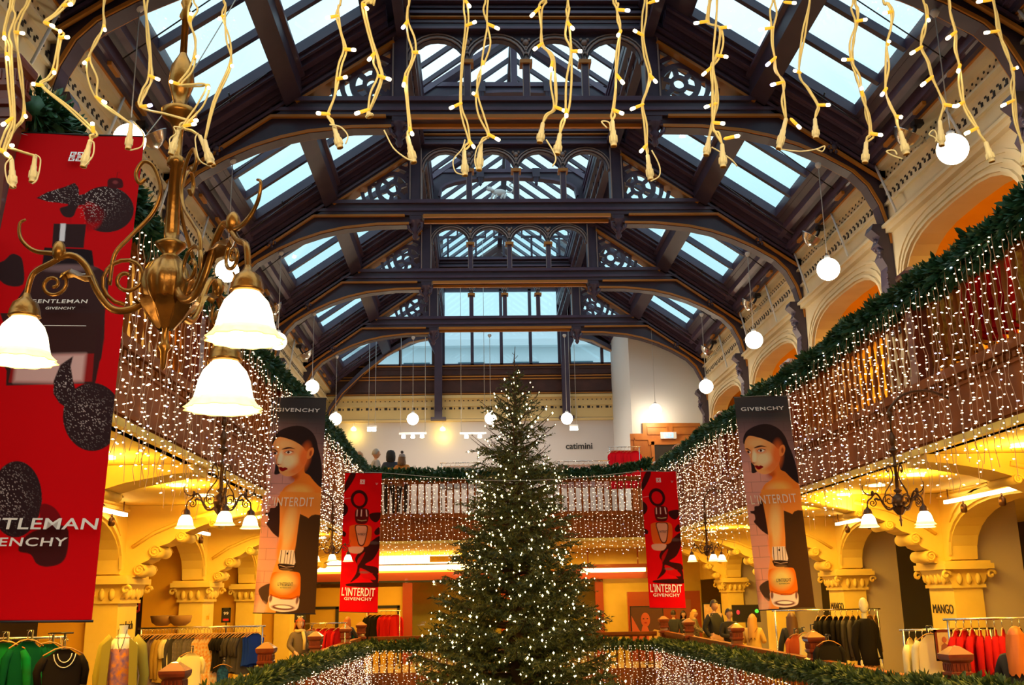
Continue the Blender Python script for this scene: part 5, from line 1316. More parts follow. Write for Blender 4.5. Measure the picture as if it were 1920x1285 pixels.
# fairy lights on the twigs (nobody could count them)
fl = MB(); rt.shuffle(tips)
vis = [p for p in tips if p[0].y < .6]
for (p, f) in vis[:1700]:
    if f < .05 and rt.random() < .5: continue
    s_ = rt.choice([.010, .013, .015, .022]); c = p + Vector((0, -.03, 0))
    fl.add([c + Vector((0, 0, -s_ * 1.6)), c + Vector((s_, 0, 0)), c + Vector((0, -s_, 0)), c + Vector((-s_, 0, 0)), c + Vector((0, s_, 0)), c + Vector((0, 0, s_ * 1.2))],
           [(0, 1, 2), (0, 2, 3), (0, 3, 4), (0, 4, 1), (5, 2, 1), (5, 3, 2), (5, 4, 3), (5, 1, 4)], 0)
M_['fairy'] = mat('tree_light', (1, .9, .6), .4, emit=(1, .80, .42), estr=7.0, sample=False)
o = fl.build('fairy_lights', M_['fairy']); o.location = (tx, TY, ZB); tag(o, 'hundreds of tiny warm fairy lights wound through the tall fir tree', 'fairy lights', kind='stuff')
m = MB(); m.lathe([(.0, .0), (.6, .0), (.62, .05), (.45, .5), (.25, .5)], n=16); m.build('tree_stand', M_['mahog'], t)
# ================================================================ FOREGROUND ICICLE LIGHTS hanging from the gallery edge above the photographer
M_['cable'] = mat('ivory_cable', (.95, .82, .42), .45, emit=None); M_['plug'] = mat('ivory_plug_plastic', (.95, .88, .62), .4); M_['plugend'] = mat('plug_socket_yellow', (.75, .42, .08), .5)
M_['holder'] = mat('amber_bulb_holder', (.9, .55, .08), .35, emit=(1, .50, .03), estr=.55, sample=False); M_['tip'] = mat('lit_bulb_tip', (1, .95, .8), .3, emit=(1, .86, .50), estr=6, sample=False); M_['tipc'] = mat('cool_lit_bulb_tip', (.8, .85, 1), .3, emit=(.62, .62, 1), estr=6, sample=False)
SY = 2.0
def fgstrand(xtop, plug, pe, bulbs, ring, lab, amp=14, n=2, seed=0):
    """xtop: px at the picture top; plug: px of plug top; pe: px of plug end; bulbs: list of (px, py, dx, dy)"""
    r = random.Random(seed + 100); Y = SY + r.uniform(-.12, .12)
    p_top = onY(xtop, -10, Y); p0 = onY(plug[0], plug[1], Y); p1 = onY(pe[0], pe[1], Y)
    t = empty('icicle_light', (p_top.x, Y, 3.59), 0, lab, 'icicle light', 'cream icicle lights hanging close overhead'); o0 = Vector((p_top.x, Y, 3.59))
    for w in range(n):
        pts = [Vector((p_top.x + (w - .5) * .02, Y, 3.59)), Vector((p_top.x + (w - .5) * .03, Y, 3.40))]
        nodes = sorted([(b[1], b[0]) for b in bulbs if 6 < b[1] < plug[1] - 12])
        seq = [p_top] + [onY(bx, by, Y) for by, bx in nodes] + [p0]; full = []
        for a_, b_ in zip(seq[:-1], seq[1:]):
            full += [a_, a_.lerp(b_, .5) + Vector((r.uniform(-1, 1) * .5 * amp / 1925 * Y * min(1, (a_ - b_).length / .06), r.uniform(-1, 1) * .004, 0))]
        full.append(p0)
        for q_ in full:
            sp = .0035 if q_ is not p0 else 0
            pts.append(q_ + Vector(((w - .5) * sp + r.uniform(-1, 1) * sp * (w > 0), .003 * w, 0)))
        m = MB(); m.tube([q - o0 for q in cat_rom(pts, 6)], .0024, 6); m.build('cable', M_['cable'], t)
    ax = (p1 - p0); Lp = ax.length; zz = -ax.normalized(); xx = zz.orthogonal().normalized(); yy = zz.cross(xx); RM = Matrix((xx, yy, zz)).transposed()
    m = MB(); prof = [(.003, .0), (.0045, -.002), (.0050, -.35 * Lp), (.0062, -.40 * Lp), (.0064, -.55 * Lp), (.0078, -.58 * Lp), (.0080, -.84 * Lp), (.0066, -.86 * Lp), (.0066, -.98 * Lp)]
    for k in range(10):
        a = k * PI / 5; m.box(.0078 * math.cos(a) - .0008, .0078 * math.cos(a) + .0008, .0078 * math.sin(a) - .0008, .0078 * math.sin(a) + .0008, -.83 * Lp, -.6 * Lp)
    m.lathe(prof, n=14)
    o = m.build('plug', M_['plug'], t); o.matrix_basis = Matrix.Translation(p0 - o0) @ RM.to_4x4()
    m = MB(); m.lathe([(.0066, -.98 * Lp), (.0050, -.985 * Lp), (.0048, -.95 * Lp), (.0, -.95 * Lp)], n=14); m.lathe([(.0066, -.975 * Lp), (.0066, -1.0 * Lp), (.0050, -1.0 * Lp)], n=14)
    o = m.build('socket', M_['plugend'], t); o.matrix_basis = Matrix.Translation(p0 - o0) @ RM.to_4x4()
    if ring:
        pts = [onY(x, y, Y - .01) - o0 for x, y in ring]; m = MB(); m.tube(cat_rom(pts, 6), .0016, 6); m.build('cap_loop', M_['plug'], t)
    for i, (x, y, dx, dy) in enumerate(bulbs):
        a = onY(x, y, Y) ; b = onY(x + dx, y + dy, Y - .01); ax = b - a; l = ax.length; zz = ax.normalized(); xx = zz.orthogonal().normalized(); yy = zz.cross(xx); MM = Matrix.Translation(a - o0) @ Matrix((xx, yy, zz)).transposed().to_4x4()
        cool = r.random() < .10
        m = MB(); m.lathe([(.0016, -.004), (.0035, 0), (.0038, l * .45), (.0034, l * .62)], n=10, mi=0); m.lathe([(.0034, l * .62), (.0040, l * .75), (.0036, l * .92), (0, l)], n=10, mi=1)
        o = m.build('bulb', [M_['holder'], M_['tipc'] if cool else M_['tip']], t); o.matrix_basis = MM
FG = [
 # xtop, plug top, plug end, bulbs, ring
 (22, (22, 300), (24, 352), [(8, 62, 0, 12), (22, 222, -20, 14), (0, 280, 16, 12), (12, 100, 2, 12)], [(22, 296), (10, 310), (14, 340), (26, 352)]),
 (55, (66, 292), (60, 342), [(28, 60, 18, 3), (45, 212, 4, 8), (10, 272, 16, 1)], [(66, 290), (76, 300), (70, 335), (60, 345)]),
 (140, (170, 262), (156, 314), [(115, 60, -3, -2), (118, 10, 18, -2), (84, 42, 18, 8), (112, 70, 18, 0), (78, 160, -20, -3), (175, 248, -2, -20), (100, 130, 2, 8)], [(168, 266), (176, 268), (174, 292), (158, 312)]),
 (196, (246, 232), (240, 280), [(195, 48, 2, 10), (180, 182, 20, 12), (166, 110, -10, 10)], [(250, 228), (268, 250), (266, 274), (244, 282)]),
 (270, (336, 240), (320, 290), [(280, 142, 20, 8), (264, 200, 22, -3), (352, 226, 20, 0)], [(340, 240), (326, 238), (330, 250), (318, 262), (322, 288)]),
 (360, (374, 254), (400, 312), [(345, 236, 24, -4), (355, 40, 4, -18), (335, 158, -18, -6), (364, 108, 8, -2), (388, 160, 4, 6)], [(372, 250), (366, 262), (374, 300), (396, 312)]),
 (420, (384, 262), (394, 308), [(418, 30, -8, 6), (432, 120, 4, 5)], None),
 (640, (626, 236), (638, 278), [(632, 30, -22, 4), (646, 92, 22, 2), (632, 148, 20, -4), (616, 214, -24, -2)], [(618, 234), (638, 238), (652, 254), (648, 270)]),
 (700, (690, 210), (694, 220), [(702, 100, -12, 14), (710, 142, 24, 8), (690, 206, -26, 8), (680, 8, 10, 10)], None),
 (768, (764, 256), (776, 306), [(764, 40, -10, 14), (775, 98, 18, 0), (760, 145, -4, 18), (768, 240, 6, 14)], [(720, 244), (724, 252), (738, 278), (760, 296), (774, 302)]),
 (870, (870, 282), (872, 330), [(872, 0, 10, 14), (874, 48, 20, -8), (864, 194, -22, 10), (880, 264, 10, 14)], [(872, 262), (866, 280), (850, 300), (854, 322), (870, 328)]),
 (912, (902, 266), (898, 320), [(915, 45, 22, 10), (905, 115, 2, 16), (916, 252, 22, 12), (894, 180, -8, -6)], [(912, 260), (896, 275), (890, 300), (894, 318)]),
 (1020, (1018, 230), (1012, 268), [(1012, 14, -18, 18), (1016, 82, -16, 12), (1036, 116, -4, 18), (1040, 200, 24, 10)], None),
 (1065, (1050, 250), (1044, 290), [(1064, 42, 12, 14), (1072, 96, 20, 0), (1062, 206, 0, 14)], [(1024, 262), (1038, 285), (1042, 300), (1036, 312)]),
 (1150, (1148, 226), (1151, 275), [(1158, 18, 24, 2), (1164, 58, -6, 10), (1156, 140, 14, 18), (1150, 206, 20, 8)], [(1138, 240), (1128, 228), (1142, 230), (1144, 246)]),
 (1210, (1214, 290), (1220, 338), [(1218, 5, 18, -6), (1205, 66, -18, -10), (1218, 140, 14, 16), (1205, 196, -24, 10), (1212, 272, -12, 14)], [(1222, 282), (1236, 310), (1236, 330), (1220, 340)]),
 (1330, (1330, 256), (1324, 292), [(1326, 40, -26, 4), (1350, 52, 22, -2), (1344, 104, 22, 3), (1334, 126, -18, 16), (1342, 194, -22, 8)], [(1334, 276), (1350, 285), (1372, 300), (1382, 312)]),
 (1345, (1354, 270), (1356, 314), [(1338, 230, 22, 2), (1360, 260, 28, -6)], None),
 (1450, (1474, 222), (1460, 280), [(1448, 52, -26, 4), (1454, 108, -18, 16), (1468, 154, -24, 6), (1484, 224, 18, 18)], [(1464, 280), (1500, 284), (1530, 280), (1546, 274), (1542, 284), (1530, 280)]),
 (1520, (1528, 222), (1530, 260), [(1472, 4, 22, 2), (1500, 136, -12, -4), (1534, 197, 24, 0)], None),
 (1600, (1624, 266), (1622, 306), [(1605, 40, 22, -4), (1598, 112, -20, 0), (1617, 180, -2, -18), (1632, 250, 24, 4)], None),
 (1655, (1688, 246), (1700, 290), [(1672, 22, -16, 3), (1664, 84, 4, -8), (1662, 166, -10, 14), (1680, 218, 12, 2)], [(1692, 298), (1674, 292), (1662, 284), (1676, 282), (1682, 290)]),
 (1730, (1762, 226), (1766, 274), [(1728, 88, -22, 14), (1748, 144, -22, 18), (1770, 196, 26, 4), (1738, 30, 4, 10)], [(1764, 272), (1752, 258), (1742, 252), (1750, 244), (1756, 252), (1754, 266)]),
 (1780, (1848, 266), (1860, 304), [(1792, 60, -18, 14), (1800, 122, -4, 14), (1806, 192, -14, 8), (1832, 240, -24, 12)], None),
 (1860, (1918, 270), (1921, 312), [(1858, 0, -28, 4), (1872, 58, -28, 4), (1900, 188, -24, 12), (1898, 130, 12, -4)], None)]
for i, a in enumerate(FG):
    fgstrand(*a, 'cream icicle light strand close overhead, %s along the row from the left' % ['first', 'second', 'third', 'fourth', 'fifth', 'sixth', 'seventh', 'eighth', 'ninth', 'tenth', 'eleventh', 'twelfth', 'thirteenth', 'fourteenth', 'fifteenth', 'sixteenth', 'seventeenth', 'eighteenth', 'nineteenth', 'twentieth', 'twenty-first', 'twenty-second', 'twenty-third', 'twenty-fourth', 'rightmost'][i], amp=[14, 16, 12, 18, 16, 22, 18, 9, 14, 7, 10, 22, 16, 14, 9, 7, 12, 10, 16, 14, 14, 12, 10, 9, 10][i], seed=i, n=3 if i % 4 == 0 else 2)
# ================================================================ CLOTHES, RAILS, MANNEQUINS
GM = {}
def gm(name, c, c2=None, sc=6, kind='noise'):
    if name in GM: return GM[name]
    m = mat(name + '_cloth', c, .9, noise=c2, nscale=sc, spec=.12)
    GM[name] = m; return m
def garment_mesh(w, L, seed, sleeve=True, flare=1.15, dep=.05):
    """hanging garment, origin at the hanger hook foot, in the x-z plane"""
    r = random.Random(seed); m = MB(); rows = 12; cols = 20
    ph = [r.uniform(0, 6) for _ in range(4)]
    vs_ = []
    for j in range(rows + 1):
        g = j / rows; z = -.03 - g * L
        if g < .12: hw = w * (.28 + .72 * math.sin(g / .12 * PI / 2))
        else: hw = w * (1 - .12 * math.sin((g - .12) * PI * 1.1)) * (1 + (flare - 1) * max(0, g - .3))
        dz = -.05 * min(1, g / .12) if g < .12 else -.05
        for k in range(cols):
            a = 2 * PI * k / cols
            fold = 1 + .35 * g * math.sin(5 * a + ph[0]) + .2 * g * math.sin(9 * a + ph[1])
            vs_.append((hw * math.cos(a), dep * (.35 + .85 * g) * math.sin(a) * fold, z + dz * (abs(math.cos(a)) if g < .14 else .0) + .012 * math.sin(3 * a + ph[2]) * g))
    fs = [(j * cols + k, j * cols + (k + 1) % cols, (j + 1) * cols + (k + 1) % cols, (j + 1) * cols + k) for j in range(rows) for k in range(cols)]
    fs.append(tuple(range(cols))); m.add(vs_, fs, 0, True)
    if sleeve:
        for s in (-1, 1):
            ls = L * (.82 if sleeve is True else sleeve)
            m.tube([(s * w * .84, 0, -.10), (s * w * 1.03, .01, -.18), (s * w * (1.10 + .05 * r.random()), .015, -.10 - ls * .5), (s * w * 1.06, .0, -.10 - ls)], [.03, .042, .036, .032], 8, 0)
    return m
hang = MB(); hang.tube([(0, 0, .0), (0, 0, .06), (.02, 0, .085), (.035, 0, .075), (.03, 0, .055)], .004, 5, 1)
hang.tube([(-.19, 0, -.075), (-.08, 0, -.015), (0, 0, .0), (.08, 0, -.015), (.19, 0, -.075)], .007, 6, 0)
M_['hanger'] = mat('pale_wood_hanger', (.62, .30, .08), .4); M_['blackhanger'] = mat('black_hanger', (.02, .02, .02), .3)
_h = hang.build('hanger', [M_['hanger'], M_['steel']]); HM = _h.data; bpy.data.objects.remove(_h)
GB = {}
def gmesh(kind, seed):
    k = (kind, seed % 3)
    if k not in GB:
        w, L, sl, fl = {'top': (.20, .62, .45, 1.1), 'cardi': (.20, .72, True, 1.05), 'dress': (.19, 1.05, False, 1.35), 'coat': (.22, .95, True, 1.15), 'shirt': (.20, .60, .3, 1.0), 'trousers': (.12, .95, False, 1.0), 'camisole': (.17, .5, False, 1.2)}[kind]
        o = garment_mesh(w, L, seed % 3 + len(kind), sl, fl).build('cloth', M_['white']); GB[k] = o.data; bpy.data.objects.remove(o)
    return GB[k]
def garment(kind, m, loc, rz, label, group=None, k=1.0, black=False):
    seed = R.randrange(99); o = bpy.data.objects.new('garment', gmesh(kind, seed)); COL.objects.link(o)
    o.location = loc; o.rotation_euler = (0, 0, rz); o.scale = (k, k, k * R.uniform(.96, 1.04))
    o.material_slots[0].link = 'OBJECT'; o.material_slots[0].material = m
    if m is GM.get('black_brown'):
        q = MB()
        for r_ in (.085, .13): q.tube([(r_ * math.cos(a) * .8, -.035 - .012 * math.sin(a) * 0, -.06 + r_ * 1.1 * math.sin(a)) for a in np.linspace(PI * 1.03, PI * 1.97, 14)], .005, 5)
        q.build('neckline_trim', M_['white'], o)
    h = bpy.data.objects.new('hanger', HM); COL.objects.link(h); h.parent = o; h.location = (0, 0, -.01)
    return tag(o, label, 'garment', group)
def on_stand(o, lab):
    l = o.location; zf = 4.1 if l.z > 4 else 0.0
    t = empty('garment_stand', (l.x, l.y + .10, zf), 0, 'thin stand holding the ' + lab, 'stand'); z = l.z - zf + .07
    m = MB(); m.tube([(0, 0, 0), (0, 0, z)], .011, 6); m.tube([(0, 0, z), (0, -.13, z)], .007, 5); m.build('post', M_['iron'], t)
    m = MB(); m.lathe([(0, .02), (.15, .015), (.16, 0), (0, 0)], n=16); m.build('base', M_['iron'], t)
def rail(x0, x1, y, z, label, stand=True, zf=0.0, y1=None):
    y1 = y if y1 is None else y1; t = empty('clothes_rail', (x0, y, zf), 0, label, 'clothes rail'); L = x1 - x0; dy = y1 - y; z -= zf
    m = MB(); m.tube([(-.05, 0, z), (L + .05, dy, z)], .013, 8); m.build('bar', M_['steel'], t)
    for xx, yy in ((0, 0), (L, dy)):
        m = MB(); m.tube([(xx, yy, .02), (xx, yy, z)], .014, 8); m.build('upright', M_['steel'], t)
        m = MB(); m.box(xx - .03, xx + .03, yy - .25, yy + .25, 0, .03); m.build('foot', M_['iron'], t)
    return t
def row(kinds, x0, x1, y, z, ang, y1=None, k=1.0):
    """kinds: list of (kind, material, count, label)"""
    n = sum(c for _, _, c, _ in kinds); i = 0; y1 = y if y1 is None else y1
    for kind, m, c, lab in kinds:
        for _ in range(c):
            f = (i + .5) / n; garment(kind, m, (x0 + (x1 - x0) * f, y + (y1 - y) * f, z - .085 * k), ang + R.uniform(-.16, .16), lab, ('garments: ' + lab) if c > 1 else None, k); i += 1
green = gm('emerald', (.0, .20, .05), (.01, .12, .03)); dgreen = gm('dark_green', (.0, .07, .03)); gpat = gm('green_print', (.0, .16, .05), (.01, .02, .015), 30)
rail(-6.9, -5.25, 11.2, 1.62, 'chrome clothes rail of green tops under the huge red banner')
row([('cardi', gm('black', (.015, .012, .012)), 3, 'black top on the chrome rail under the red banner'), ('cardi', dgreen, 4, 'dark green top on the chrome rail under the red banner'), ('top', gpat, 3, 'green and black printed blouse on the chrome rail under the red banner')], -6.7, -5.3, 11.2, 1.62, 1.0)
c = onY(6, 1200, 10.4); g_ = garment('cardi', green, tuple(c), .25, 'bright emerald green top at the lower left corner', None, 1.05); on_stand(g_, 'bright emerald green top at the lower left corner')
c = onY(52, 1197, 10.5); g_ = garment('cardi', dgreen, tuple(c), 1.0, 'dark green cardigan behind the emerald green top, lower left corner'); on_stand(g_, 'dark green cardigan behind the emerald green top')
c = onY(92, 1202, 10.7); g_ = garment('top', gpat, tuple(c), .9, 'green and black printed blouse beside the dark green cardigan'); on_stand(g_, 'green and black printed blouse beside the dark green cardigan')
M_['darkpole'] = M_['iron']
c = onY(120, 1212, 10.3); garment('top', gm('black_brown', (.012, .008, .008)), tuple(c), .75, 'black short-sleeved top with pale neckline on a wooden hanger', None, 1.0)
t = empty('garment_stand', (c.x - .02, 10.36, 0), 0, 'thin stand holding the black short-sleeved top', 'stand'); m = MB(); m.tube([(0, 0, 0), (0, 0, c.z + .12)], .012, 6); m.tube([(-.12, -.06, c.z + .12), (.10, -.06, c.z + .12)], .008, 5); m.tube([(0, 0, c.z + .12), (0, -.06, c.z + .12)], .008, 5); m.build('post', M_['iron'], t)
m = MB(); m.box(-.16, .16, -.16, .16, 0, .015); m.build('base', M_['iron'], t)
m = MB(); m.tube([(.12 * math.cos(a), -.07, -.06 + .11 * math.sin(a)) for a in np.linspace(PI * 1.08, PI * 1.92, 12)], .008, 5)
# left long rail
rail(-6.25, -4.35, 17.0, 1.56, 'long rail of mixed clothes below the second left column')
lil = gm('lilac_grey', (.20, .14, .18)); grey = gm('grey_marl', (.20, .17, .17), (.14, .12, .12), 20); cream = gm('cream', (.80, .68, .36)); mus = gm('mustard', (.45, .28, .06)); char = gm('charcoal', (.07, .06, .06)); blk = GM['black']
opat = gm('orange_white_print', (.80, .35, .08), (.85, .72, .45), 25); blue = gm('royal_blue', (.01, .04, .38)); navy = gm('navy_print', (.01, .03, .12), (.02, .10, .28), 25); olive = gm('olive', (.20, .17, .04)); leo = gm('leopard', (.45, .26, .08), (.05, .02, .01), 40)
lr = ' on the long rail below the second left column'
row([('coat', olive, 2, 'olive coat' + lr), ('dress', leo, 1, 'leopard print dress' + lr), ('cardi', blk, 1, 'black cardigan' + lr), ('dress', lil, 3, 'lilac grey dress' + lr), ('cardi', mus, 2, 'mustard cardigan' + lr), ('top', cream, 2, 'cream blouse' + lr), ('cardi', char, 1, 'charcoal cardigan' + lr), ('dress', grey, 6, 'long grey knit' + lr), ('dress', opat, 6, 'orange and cream printed dress' + lr), ('shirt', blk, 4, 'black short jacket' + lr), ('top', char, 5, 'charcoal T-shirt' + lr), ('camisole', blue, 3, 'royal blue camisole' + lr)], -6.25, -4.42, 17.0, 1.56, .95, k=.95)
c = onY(358, 1222, 15.2); g_ = garment('top', cream, tuple(c), .3, 'cream blouse hanging in front of the long rail, above a newel post', None, .8); on_stand(g_, 'cream blouse hanging in front of the long rail')
c = onY(418, 1245, 15.6); g_ = garment('trousers', navy, tuple(c), .3, 'navy printed trousers hanging low by the green garland on the left', None, .7); on_stand(g_, 'navy printed trousers hanging low by the green garland on')
# red knitwear at the far left
rail(-5.0, -3.98, 24.6, 1.42, 'short rail of red knitwear near the narrow red banner')
red = gm('red', (.55, .01, .01)); row([('cardi', red, 5, 'red jumper on the short rail near the narrow red banner')], -4.8, -4.05, 24.6, 1.42, .9)
rail(-4.15, -3.2, 31.0, 1.6, 'rail of red and dark clothes in the mustard shopfront')
row([('cardi', blk, 3, 'dark coat on the mustard shopfront rail'), ('cardi', red, 3, 'red coat on the mustard shopfront rail')], -4.1, -3.25, 31.0, 1.6, .3)
c = onY(583, 1180, 21.5); g_ = garment('shirt', gm('black_white', (.04, .035, .03), (.6, .55, .4), 6), tuple(c), .3, 'black and white shirt on show left of the red jumpers'); on_stand(g_, 'black and white shirt on show left of the red')
# right side
row([('cardi', red, 7, 'long red cardigan on the rail at the lower right')], 4.16, 4.75, 11.3, 1.62, .95); row([('trousers', blk, 4, 'black trousers beside the red cardigans at the lower right')], 4.78, 5.1, 11.3, 1.62, .95)
rail(4.12, 5.9, 11.3, 1.62, 'rail of red cardigans at the lower right')
rr = ' on the cream rail beside the right mannequin'
rail(4.55, 5.7, 13.6, 1.43, 'low rail of cream clothes beside the right mannequin')
row([('cardi', gm('pale_cream', (.82, .74, .45)), 6, 'pale cream jumper' + rr), ('cardi', gm('periwinkle', (.22, .24, .50)), 1, 'periwinkle blue cardigan' + rr), ('coat', cream, 6, 'cream jacket' + rr)], 4.5, 5.6, 13.4, 1.44, .9)
c = onY(1745, 1186, 12.6); g_ = garment('coat', gm('pale_cream', (.82, .74, .45)), tuple(c), .2, 'long cream jacket facing front, just left of the framed picture'); on_stand(g_, 'long cream jacket facing front')
c = onY(1553, 1200, 15.2); g_ = garment('cardi', blk, tuple(c), .15, 'black jumper on show beside the second lettered column', None, 1.0); on_stand(g_, 'black jumper on show beside the second lettered column')
c = onY(1493, 1188, 17.2); g_ = garment('coat', gm('coral', (.60, .12, .04)), tuple(c), .2, 'coral orange coat hanging beside the right portrait banner foot', None, .75); on_stand(g_, 'coral orange coat hanging beside the right portrait banner foot')
c = onY(1508, 1185, 16.8); g_ = garment('camisole', cream, tuple(c), .5, 'cream scarf-like top above a newel post, right of the coral coat', None, .8); on_stand(g_, 'cream scarf-like top above a newel post')
c = onY(1524, 1180, 16.9); g_ = garment('camisole', cream, tuple(c), .9, 'cream pleated top right beside the cream scarf-like top', None, .85); on_stand(g_, 'cream pleated top right beside the cream scarf-like top')
rail(4.2, 6.0, 18.2, 1.62, 'rail of dark clothes behind the right portrait banner')
row([('cardi', blk, 5, 'black jumper on the rail behind the right portrait banner'), ('cardi', char, 4, 'charcoal jumper on the rail behind the right portrait banner'), ('shirt', leo, 2, 'patterned shirt on the rail behind the right portrait banner')], 4.9, 6.0, 18.2, 1.62, .9)
# upper gallery: rails of bright clothes seen through the balusters
gold = gm('gold_print', (.62, .34, .04), (.30, .10, .02), 14)
for y0, y1, ks, lab in ((8.4, 12.6, [('dress', gold, 7, 'gold printed dress in the upper right gallery'), ('coat', GM['red'], 4, 'red coat in the upper right gallery'), ('coat', gold, 5, 'gold coat in the upper right gallery')], 'nearest clothes rail in the upper right gallery'),
                        (15.8, 19.8, [('coat', opat, 5, 'orange printed coat in the upper right gallery'), ('cardi', gm('white', (.8, .78, .76)), 5, 'white jumper in the upper right gallery'), ('cardi', gm('pink', (.7, .25, .3)), 4, 'pink jumper in the upper right gallery')], 'middle clothes rail in the upper right gallery'),
                        (21.5, 25.5, [('coat', blk, 6, 'black coat in the upper right gallery'), ('cardi', gm('white', (.8, .78, .76)), 6, 'white top in the upper right gallery')], 'farthest clothes rail in the upper right gallery')):
    t = rail(4.9, 4.9, y0, 5.75, lab, zf=4.1, y1=y1); row(ks, 4.9, 4.9, y0, 5.75, 0.15, y1=y1)
t = rail(2.9, 3.75, 29.2, 6.05, 'rail of red dresses at the far upper gallery', zf=4.1); row([('dress', gm('scarlet', (.85, .01, .03)), 7, 'scarlet red dress hanging at the far upper gallery')], 2.95, 3.7, 29.2, 6.05, .25)
t = rail(1.4, 2.8, 28.9, 5.62, 'low rail of pink and white clothes right of the tree', zf=4.1); row([('top', gm('pink_white', (.75, .35, .36), (.85, .8, .8), 20), 9, 'pink and white striped top at the far upper gallery')], 1.45, 2.75, 28.9, 5.62, .4)
t = rail(-1.9, -.9, 28.9, 5.62, 'low rail of pale clothes left of the tree', zf=4.1); row([('top', gm('white', (.8, .78, .76)), 7, 'white top at the far upper gallery, left of the tree')], -1.85, -.95, 28.9, 5.62, .4)
# framed signs, pictures, posters
def frame_board(name, px0, py0, px1, py1, Y, label, cat, face, fr, art=None, stand=True):
    a = onY(px0, py1, Y); b = onY(px1, py0, Y); t = empty(name, ((a.x + b.x) / 2, Y, a.z), 0, label, cat); w = (b.x - a.x) / 2; h = b.z - a.z
    m = MB(); m.box(-w, w, -.01, .01, 0, h); m.build('board', face, t)
    m = MB(); 
    for q in ((-w, -w + .025, 0, h), (w - .025, w, 0, h), (-w, w, 0, .025), (-w, w, h - .025, h)): m.box(q[0], q[1], -.02, .015, q[2], q[3])
    m.build('frame', fr, t)
    if art: art(t, w, h)
    if stand:
        m = MB(); m.tube([(0, .03, 0), (0, .03, -a.z)], .012, 6); m.box(-.15, .15, -.12, .15, -a.z, -a.z + .015); m.build('stand', M_['iron'], t)
    return t
M_['orangeart'] = mat('orange_picture', (.70, .38, .12), .6, noise=(.80, .60, .30), nscale=7)
def art_fig(t, w, h):
    m = MB(); m.ball((0, -.013, h * .68), h * .10, 12, 8, sc=(.8, .08, 1)); m.build('printed_face', M_['skinp'], t)
    m = MB(); m.prism([(-w * .6, .03), (w * .6, .03), (w * .35, h * .5), (0, h * .58), (-w * .35, h * .5)], 1, -.016, -.011); m.build('printed_clothing', M_['artdark'], t)
M_['skinp'] = mat('printed_skin', (.55, .12, .05), .6); M_['artdark'] = mat('printed_dark_clothing', (.35, .10, .05), .6)
frame_board('framed_picture', 1757, 1181, 1784, 1240, 12.4, 'framed warm picture on a stand between cream jackets and red cardigans', 'picture', M_['orangeart'], M_['mahog'], art_fig)
# big poster of a face at the far right end
M_['posterbg'] = mat('brown_poster_print', (.12, .04, .02), .6)
def art_face(t, w, h):
    m = MB(); m.ball((-w * .1, -.013, h * .62), h * .17, 20, 14, sc=(.78, .05, 1.15)); m.build('printed_face', M_['skinr'], t)
    m = MB(); m.prism([(-w * .9, .02), (w * .3, .02), (w * .1, h * .3), (-w * .05, h * .5), (-w * .3, h * .45), (-w * .4, h * .25), (-w * .95, h * .75)], 1, -.016, -.011); m.build('printed_shoulder', M_['skinr'], t)
    m = MB(); m.prism([(0, .02), (w * .9, .02), (w * .85, h * .3), (w * .4, h * .36), (w * .1, h * .2)], 1, -.018, -.012); m.build('printed_fabric', M_['artgold'], t)
    for sx in (-1, 1):
        m = MB(); m.ball((-w * .1 + sx * h * .055, -.024, h * .65), h * .018, 8, 5, sc=(1.4, .1, .8)); m.build('printed_eye', M_['black'], t)
    m = MB(); m.ball((-w * .1, -.024, h * .54), h * .024, 8, 5, sc=(1.5, .1, .7)); m.build('printed_mouth', M_['redcloth'], t)
M_['skinr'] = mat('printed_red_lit_skin', (.62, .11, .04), .6); M_['artgold'] = mat('printed_gold_fabric', (.70, .42, .12), .6); M_['redcloth'] = mat('printed_red', (.45, .01, .01), .5)
frame_board('poster', 1184, 1136, 1243, 1206, 30.5, 'tall poster with a reddish lit face, right of the tree', 'poster', M_['posterbg'], M_['black'], art_face)
# red shopfront wing behind the couple
m = MB(); a = onY(1286, 1200, 31.8); b = onY(1312, 1108, 31.8); m.box(3.6, b.x, 31.8, 32.0, 0, b.z); S(m.build('wall_red_panel', M_['redwood']))
m = MB(); m.box(b.x - .75, b.x - .3, 31.76, 31.8, 0, b.z - .25); S(m.build('door_2', M_['artdark']))
# black and red small signs of the left shops
def art_99(t, w, h):
    m = MB(); m.box(-w + .026, w - .026, -.016, -.011, .026, h * .26); m.build('red_strip', M_['redcloth2'], t)
    fit_text('print_lettering', '99', M_['bantext2'], t, Matrix.Translation((0, -.014, h * .62)) @ Matrix(((1, 0, 0, 0), (0, 0, -1, 0), (0, 1, 0, 0), (0, 0, 0, 1))), w * 1.1, h * .22, .02)
M_['redcloth2'] = mat('red_sign_strip', (.70, .01, .02), .5)
frame_board('shop_sign', 415, 1140, 433, 1168, 17.6, 'small black and red square sign on the cream wall above the long rail', 'sign', M_['black'], M_['black'], art_99, True)
frame_board('shop_sign', 247, 1129, 263, 1150, 19.0, 'small black and red sign in the dark gap right of the lettered left column', 'sign', M_['black'], M_['redcloth'], art_99, True)
frame_board('shop_sign', 552, 1150, 574, 1168, 23.5, 'small black and red sign behind the woman in the cream scarf', 'sign', M_['black'], M_['black'], art_99, True)
c = onY(262, 1098, 22.0); fit = fit_text('wall_lettering', 'ED', M_['white'], None, Matrix.Translation((c.x - .05, 22.0, c.z)) @ Matrix(((1, 0, 0, 0), (0, 0, -1, 0), (0, 1, 0, 0), (0, 0, 0, 1))), .42, .17, .005, 1.3)
tag(fit, 'pale capital letters on the dark shop wall seen between the two left columns', 'lettering')
m = MB(); m.box(-9.5, -6.6, 22.03, 22.2, 0, 3.355); S(m.build('wall_dark_shop', M_['darkwall']))
